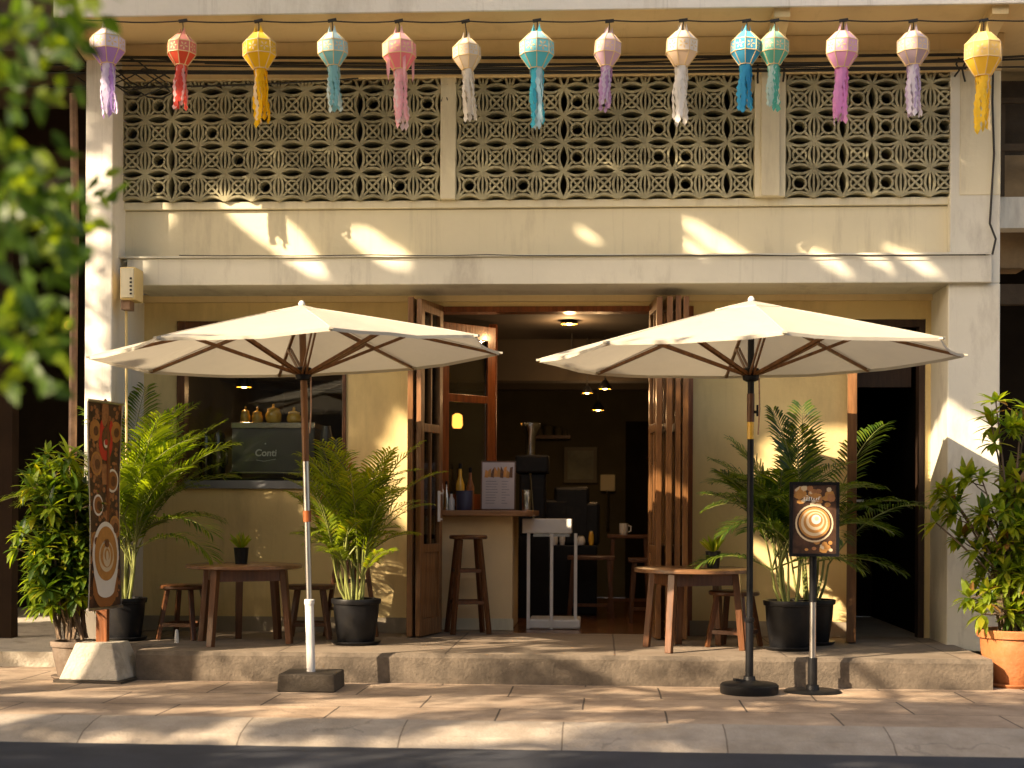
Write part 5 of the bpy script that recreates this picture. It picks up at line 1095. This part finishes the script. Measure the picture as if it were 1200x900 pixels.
def lit_ok(p, margin=0.0):
    for u in (U1, U2):
        q = hitz(p, u.z)
        if (q.x - u.x) ** 2 + (q.y - u.y) ** 2 < (1.5 + margin) ** 2: return False
    t_ = (WY - p.y) / L.y
    if t_ > 0:
        q = p + L * t_
        for c_, r_ in LPX:
            if abs(q.x - c_.x) < r_ + .01 and -.13 < q.z - c_.z < .13: return False
    for c_, r_, pr in SPOTS:
        t_ = (c_ - p).dot(L)
        if t_ > 0 and (p + L * t_ - c_).length < r_ + .1 and noise.noise(p * 2.6) < .8 * pr - .42: return False
    h_ = wallhit(p)
    if h_ is not None and blocked_gap(h_.x, h_.z, .012): return False
    t_ = (-.86 - p.y) / L.y
    if t_ > 0:
        q = p + L * t_
        if FINZ[0] < q.x < FINZ[1] and 1.9 < q.z < 4.5 and noise.noise(Vector((p.x * 1.5, p.y * 1.5, q.z * 3.2 - q.x * 2))) < .26: return False
    return True
# gaps in the leaves where the sun gets through to the wall: wall x, z, half length, half width, along the fall of the light
def wp(px_, py_, Y_=-.55): q = at(px_, py_, Y_); return q.x, q.z
def GP(x0_, y0_, x1_, y1_, w_):
    a, b = wp(x0_, y0_), wp(x1_, y1_); return ((a[0] + b[0]) / 2, (a[1] + b[1]) / 2, math.hypot(b[0] - a[0], b[1] - a[1]) / 2 * 1.2, w_ / 235)
GAPS = [GP(268, 232, 392, 338, 24), GP(300, 236, 350, 280, 9), GP(335, 290, 388, 334, 14), GP(400, 258, 484, 336, 14), GP(430, 264, 510, 338, 12), GP(670, 262, 700, 284, 10), GP(806, 252, 904, 338, 17), GP(790, 266, 860, 334, 7), GP(798, 270, 852, 334, 9), GP(936, 284, 1014, 340, 13), GP(1000, 290, 1066, 338, 10), GP(1034, 286, 1120, 340, 14)]
OLD = [(*wp(325, 268), .34, .085), (*wp(352, 300), .30, .08), (*wp(345, 318), .22, .06), (*wp(432, 300), .34, .05), (*wp(465, 322), .22, .05), (*wp(685, 272), .09, .035),
        (*wp(845, 290), .32, .075), (*wp(872, 312), .22, .07), (*wp(985, 315), .20, .06), (*wp(1050, 312), .16, .05), (*wp(1085, 318), .14, .06), (*wp(830, 285), .14, .04), (*wp(930, 318), .12, .03)]
FINZ = (X(98, -.86) - .05, X(129, -.86) + .02)
sdir = Vector((L.x, L.z)).normalized()
def blocked_gap(x, z, grow=0):
    for gx_, gz_, hl, hw in GAPS:
        d = Vector((x - gx_, z - gz_)); u = d.dot(sdir); v = d.x * -sdir.y + d.y * sdir.x
        if (u / (hl + grow)) ** 2 + (v / (hw + grow)) ** 2 < 1: return True
    return False
def sleaf(mb, p, d, up, ln, wd):
    x = d.cross(up).normalized() * wd / 2; m1 = p + d * ln * .45
    mb.add([p, m1 + x, p + d * ln - up * ln * .1, m1 - x], [(0, 1, 2), (0, 2, 3)])
def crown(mb, clumps, leaves, size, test=None, mi=pick(4, 4, 2), squash=.7):
    for (c_, r_) in clumps:
        for _ in range(leaves):
            p = c_ + rv() * r_ * U(.25, 1) ** .6; p.z = c_.z + (p.z - c_.z) * squash
            d_ = (rv() + Vector((0, 0, -.3))).normalized(); ln_ = U(*size)
            if test and not (test(p) and test(p + d_ * ln_ * .5) and test(p + d_ * ln_)): continue
            mb.mi = mi(); sleaf(mb, p, d_, rv(), ln_, U(*size) * .5)
# tree one: over the terrace, shades the facade
t = thing('street_tree', (-8.2, -6.6, 0), 'broad leafy street tree reaching over the terrace from the left', 'tree')
def test1(p):
    h_ = wallhit(p)
    if not lit_ok(p, .07): return False
    if h_ is None: return True
    return True
cl_ = []
for i in range(1150):
    tx_, tz_ = U(-7.5, 5.6), U(.2, 4.9); yc_ = U(-8.0, -5.2)
    if tz_ < 1.25 and noise.noise(Vector((tx_ * 1.1, tz_ * 1.3, 3))) > .0: continue
    p = Vector((tx_, -.6, tz_)); p = p - L * ((-.6 - yc_) / L.y); cl_.append((p, U(.40, .65)))
mb = MB(); crown(mb, cl_, 100, (.14, .24), test1)
for (ax_, ay_, bx_, by_, n_) in ((235, 236, 400, 338, 3600), (385, 236, 515, 338, 3000), (660, 250, 720, 300, 700), (780, 240, 900, 338, 3000), (930, 275, 1130, 338, 3600)):
    for _ in range(n_):
        q = at(U(ax_, bx_), U(ay_, by_), -.6); p = q - L * ((-.6 - U(-6.4, -5.2)) / L.y); d_ = rv(); ln_ = U(.07, .11)
        if not (test1(p) and test1(p + d_ * ln_ * .5) and test1(p + d_ * ln_)): continue
        mb.mi = random.choice([0, 1]); sleaf(mb, p, d_, rv(), ln_, ln_ * .6)
def umb_ok(p):
    return all((hitz(p, u.z) - u).xy.length > 1.45 for u in (U1, U2))
for (ax_, ay_, bx_, by_, n_) in ((1086, 385, 1178, 600, 3200), (842, 400, 998, 640, 4200)):
    for _ in range(n_):
        qx, qy = U(ax_, bx_), U(ay_, by_)
        if noise.noise(Vector(((qx + qy * 1.1) * .004, (qy - qx * .75) * .035, ax_))) > .22: continue
        q = at(qx, qy, -.6 if ax_ > 1000 else 0); p = q - L * ((q.y - U(-6.6, -5.2)) / L.y); d_ = rv(); ln_ = U(.08, .13)
        if umb_ok(p) and umb_ok(p + d_ * ln_): mb.mi = random.choice([0, 1]); sleaf(mb, p, d_, rv(), ln_, ln_ * .6)
mb.build('crown', [G['deep'], G['mid'], G['light']], t, world=True)
mb = MB(); trunk(mb, (-8.2, -6.6, 0), (-7.6, -6.5, 6.0), .26, [c_ for c_, r_ in cl_[::14]]); mb.build('trunk', M['bark'], t, world=True, smooth=True)
# tree two: nearer the camera, dapples pavement and road; low branches hang into the view at the upper left
t = thing('street_tree', (-5.2, -10.6, 0), 'kerbside tree whose blurred green leaves hang into the upper left corner', 'tree')
cl_ = []
def test2(p):
    if not lit_ok(p, .02): return False
    q = hitz(p, 0); return True
cl_ = []
for i in range(820):
    q = Vector((U(-6, 7.5), U(-8.5, -1.9), 0)); h_ = U(4.8, 7.6); p = q - L * (h_ / abs(L.z))
    if q.y > -4.4 and noise.noise(Vector((q.x * 1.0, q.y * 3.4, 1.5))) < .05: continue
    if p.z < 4.2 or p.y > -5.6: continue
    cl_.append((p, U(.22, .42)))
for (ax_, bx_, yy_, n_) in ((-20, 340, 822, 26), (60, 260, 842, 14), (-20, 200, 862, 12), (330, 600, 846, 12), (740, 1200, 838, 30), (820, 1160, 852, 18), (380, 560, 812, 9), (560, 760, 792, 8), (960, 1160, 792, 12), (150, 290, 785, 12), (700, 900, 824, 10), (1000, 1200, 868, 8)):
    for _ in range(n_):
        q = on(U(ax_, bx_), yy_ + U(-3, 3), 0); h_ = U(4.8, 6.0); p = q - L * (h_ / abs(L.z)); cl_.append((p, U(.10, .2)))
far_ = [c for c in cl_ if c[0].x < -8.5]; cl_ = [c for c in cl_ if c[0].x >= -8.5]
t3 = thing('street_tree', (-12.5, -9.2, 0), 'second kerbside tree further left along the road, outside the cafe front', 'tree')
mb = MB(); crown(mb, far_, 60, (.09, .15), test2); mb.build('crown', [G['deep'], G['mid'], G['light']], t3, world=True)
mb = MB(); trunk(mb, (-12.5, -9.2, 0), (-12.2, -9, 5.4), .24, [c_ for c_, r_ in far_[::12]]); mb.build('trunk', M['bark'], t3, world=True, smooth=True)
mb = MB(); crown(mb, cl_, 60, (.09, .15), test2)
near = []
def N(px_, py_, D): return at(px_, py_, CAM.y + D)
random.seed(31)
NC = [(20, 10, 3.6, 26, .20), (62, 16, 3.8, 24, .13), (106, 4, 3.9, 9, .06), (60, 45, 3.5, 18, .11), (15, 50, 3.6, 22, .12), (-5, 120, 3.4, 14, .10), (15, 235, 3.5, 24, .11), (56, 240, 3.7, 12, .08), (42, 262, 3.6, 18, .10), (20, 270, 3.4, 24, .12), (78, 262, 3.9, 5, .04), (-5, 200, 3.3, 14, .10), (10, 390, 3.4, 20, .10), (40, 405, 3.6, 10, .06), (20, 430, 3.6, 9, .05), (0, 350, 3.3, 10, .08), (100, 200, 4.3, 3, .05), (128, 222, 4.6, 2, .04), (110, 215, 4.5, 2, .03)]
for (px_, py_, D, n_, r_) in NC:
    for _ in range(int(n_ * 1.5)):
        p = N(px_, py_, D) + Vector((U(-1, 1) * r_, U(-.25, .25), U(-1, 1) * r_)); v_ = p - CAM; qx, qy = 600 + FPX * v_.dot(RT) / v_.dot(FW), HOR - FPX * v_.z / v_.dot(FW)
        if qx > 88 and 22 < qy < 150: continue
        mb.mi = random.choice([0, 1, 1, 1, 2, 2]); leaf(mb, p, (rv() + Vector((.5, 0, -.5))).normalized(), (rv() + Vector((0, -1, 0))).normalized(), U(.055, .08), U(.032, .046), .12)
mb.build('crown', [G['deep'], G['mid'], G['light'], G['yellow']], t, world=True)
mb = MB(); trunk(mb, (-5.2, -10.6, 0), (-4.8, -10.2, 6.2), .22, [c_ for c_, r_ in cl_[::10]])
for (a_, b_, c_) in (((-60, 0), (20, 20), (112, 30)), ((-60, 190), (20, 235), (90, 262)), ((-60, 330), (0, 390), (42, 410)), ((20, 235), (80, 205), (130, 222))):
    mb.tube([N(*a_, 3.4), N(*b_, 3.5), N(*c_, 3.8)], .006, 5, .002)
mb.tube([(-4.9, -10.3, 4.6), N(-200, -250, 3.2), N(-60, 0, 3.4)], .03, 6, .008); mb.tube([(-4.9, -10.3, 3.4), N(-220, 60, 3.2), N(-60, 190, 3.4)], .03, 6, .008); mb.tube([(-4.9, -10.3, 2.6), N(-200, 260, 3.2), N(-60, 330, 3.4)], .025, 6, .008)
mb.build('trunk', M['bark'], t, world=True, smooth=True)
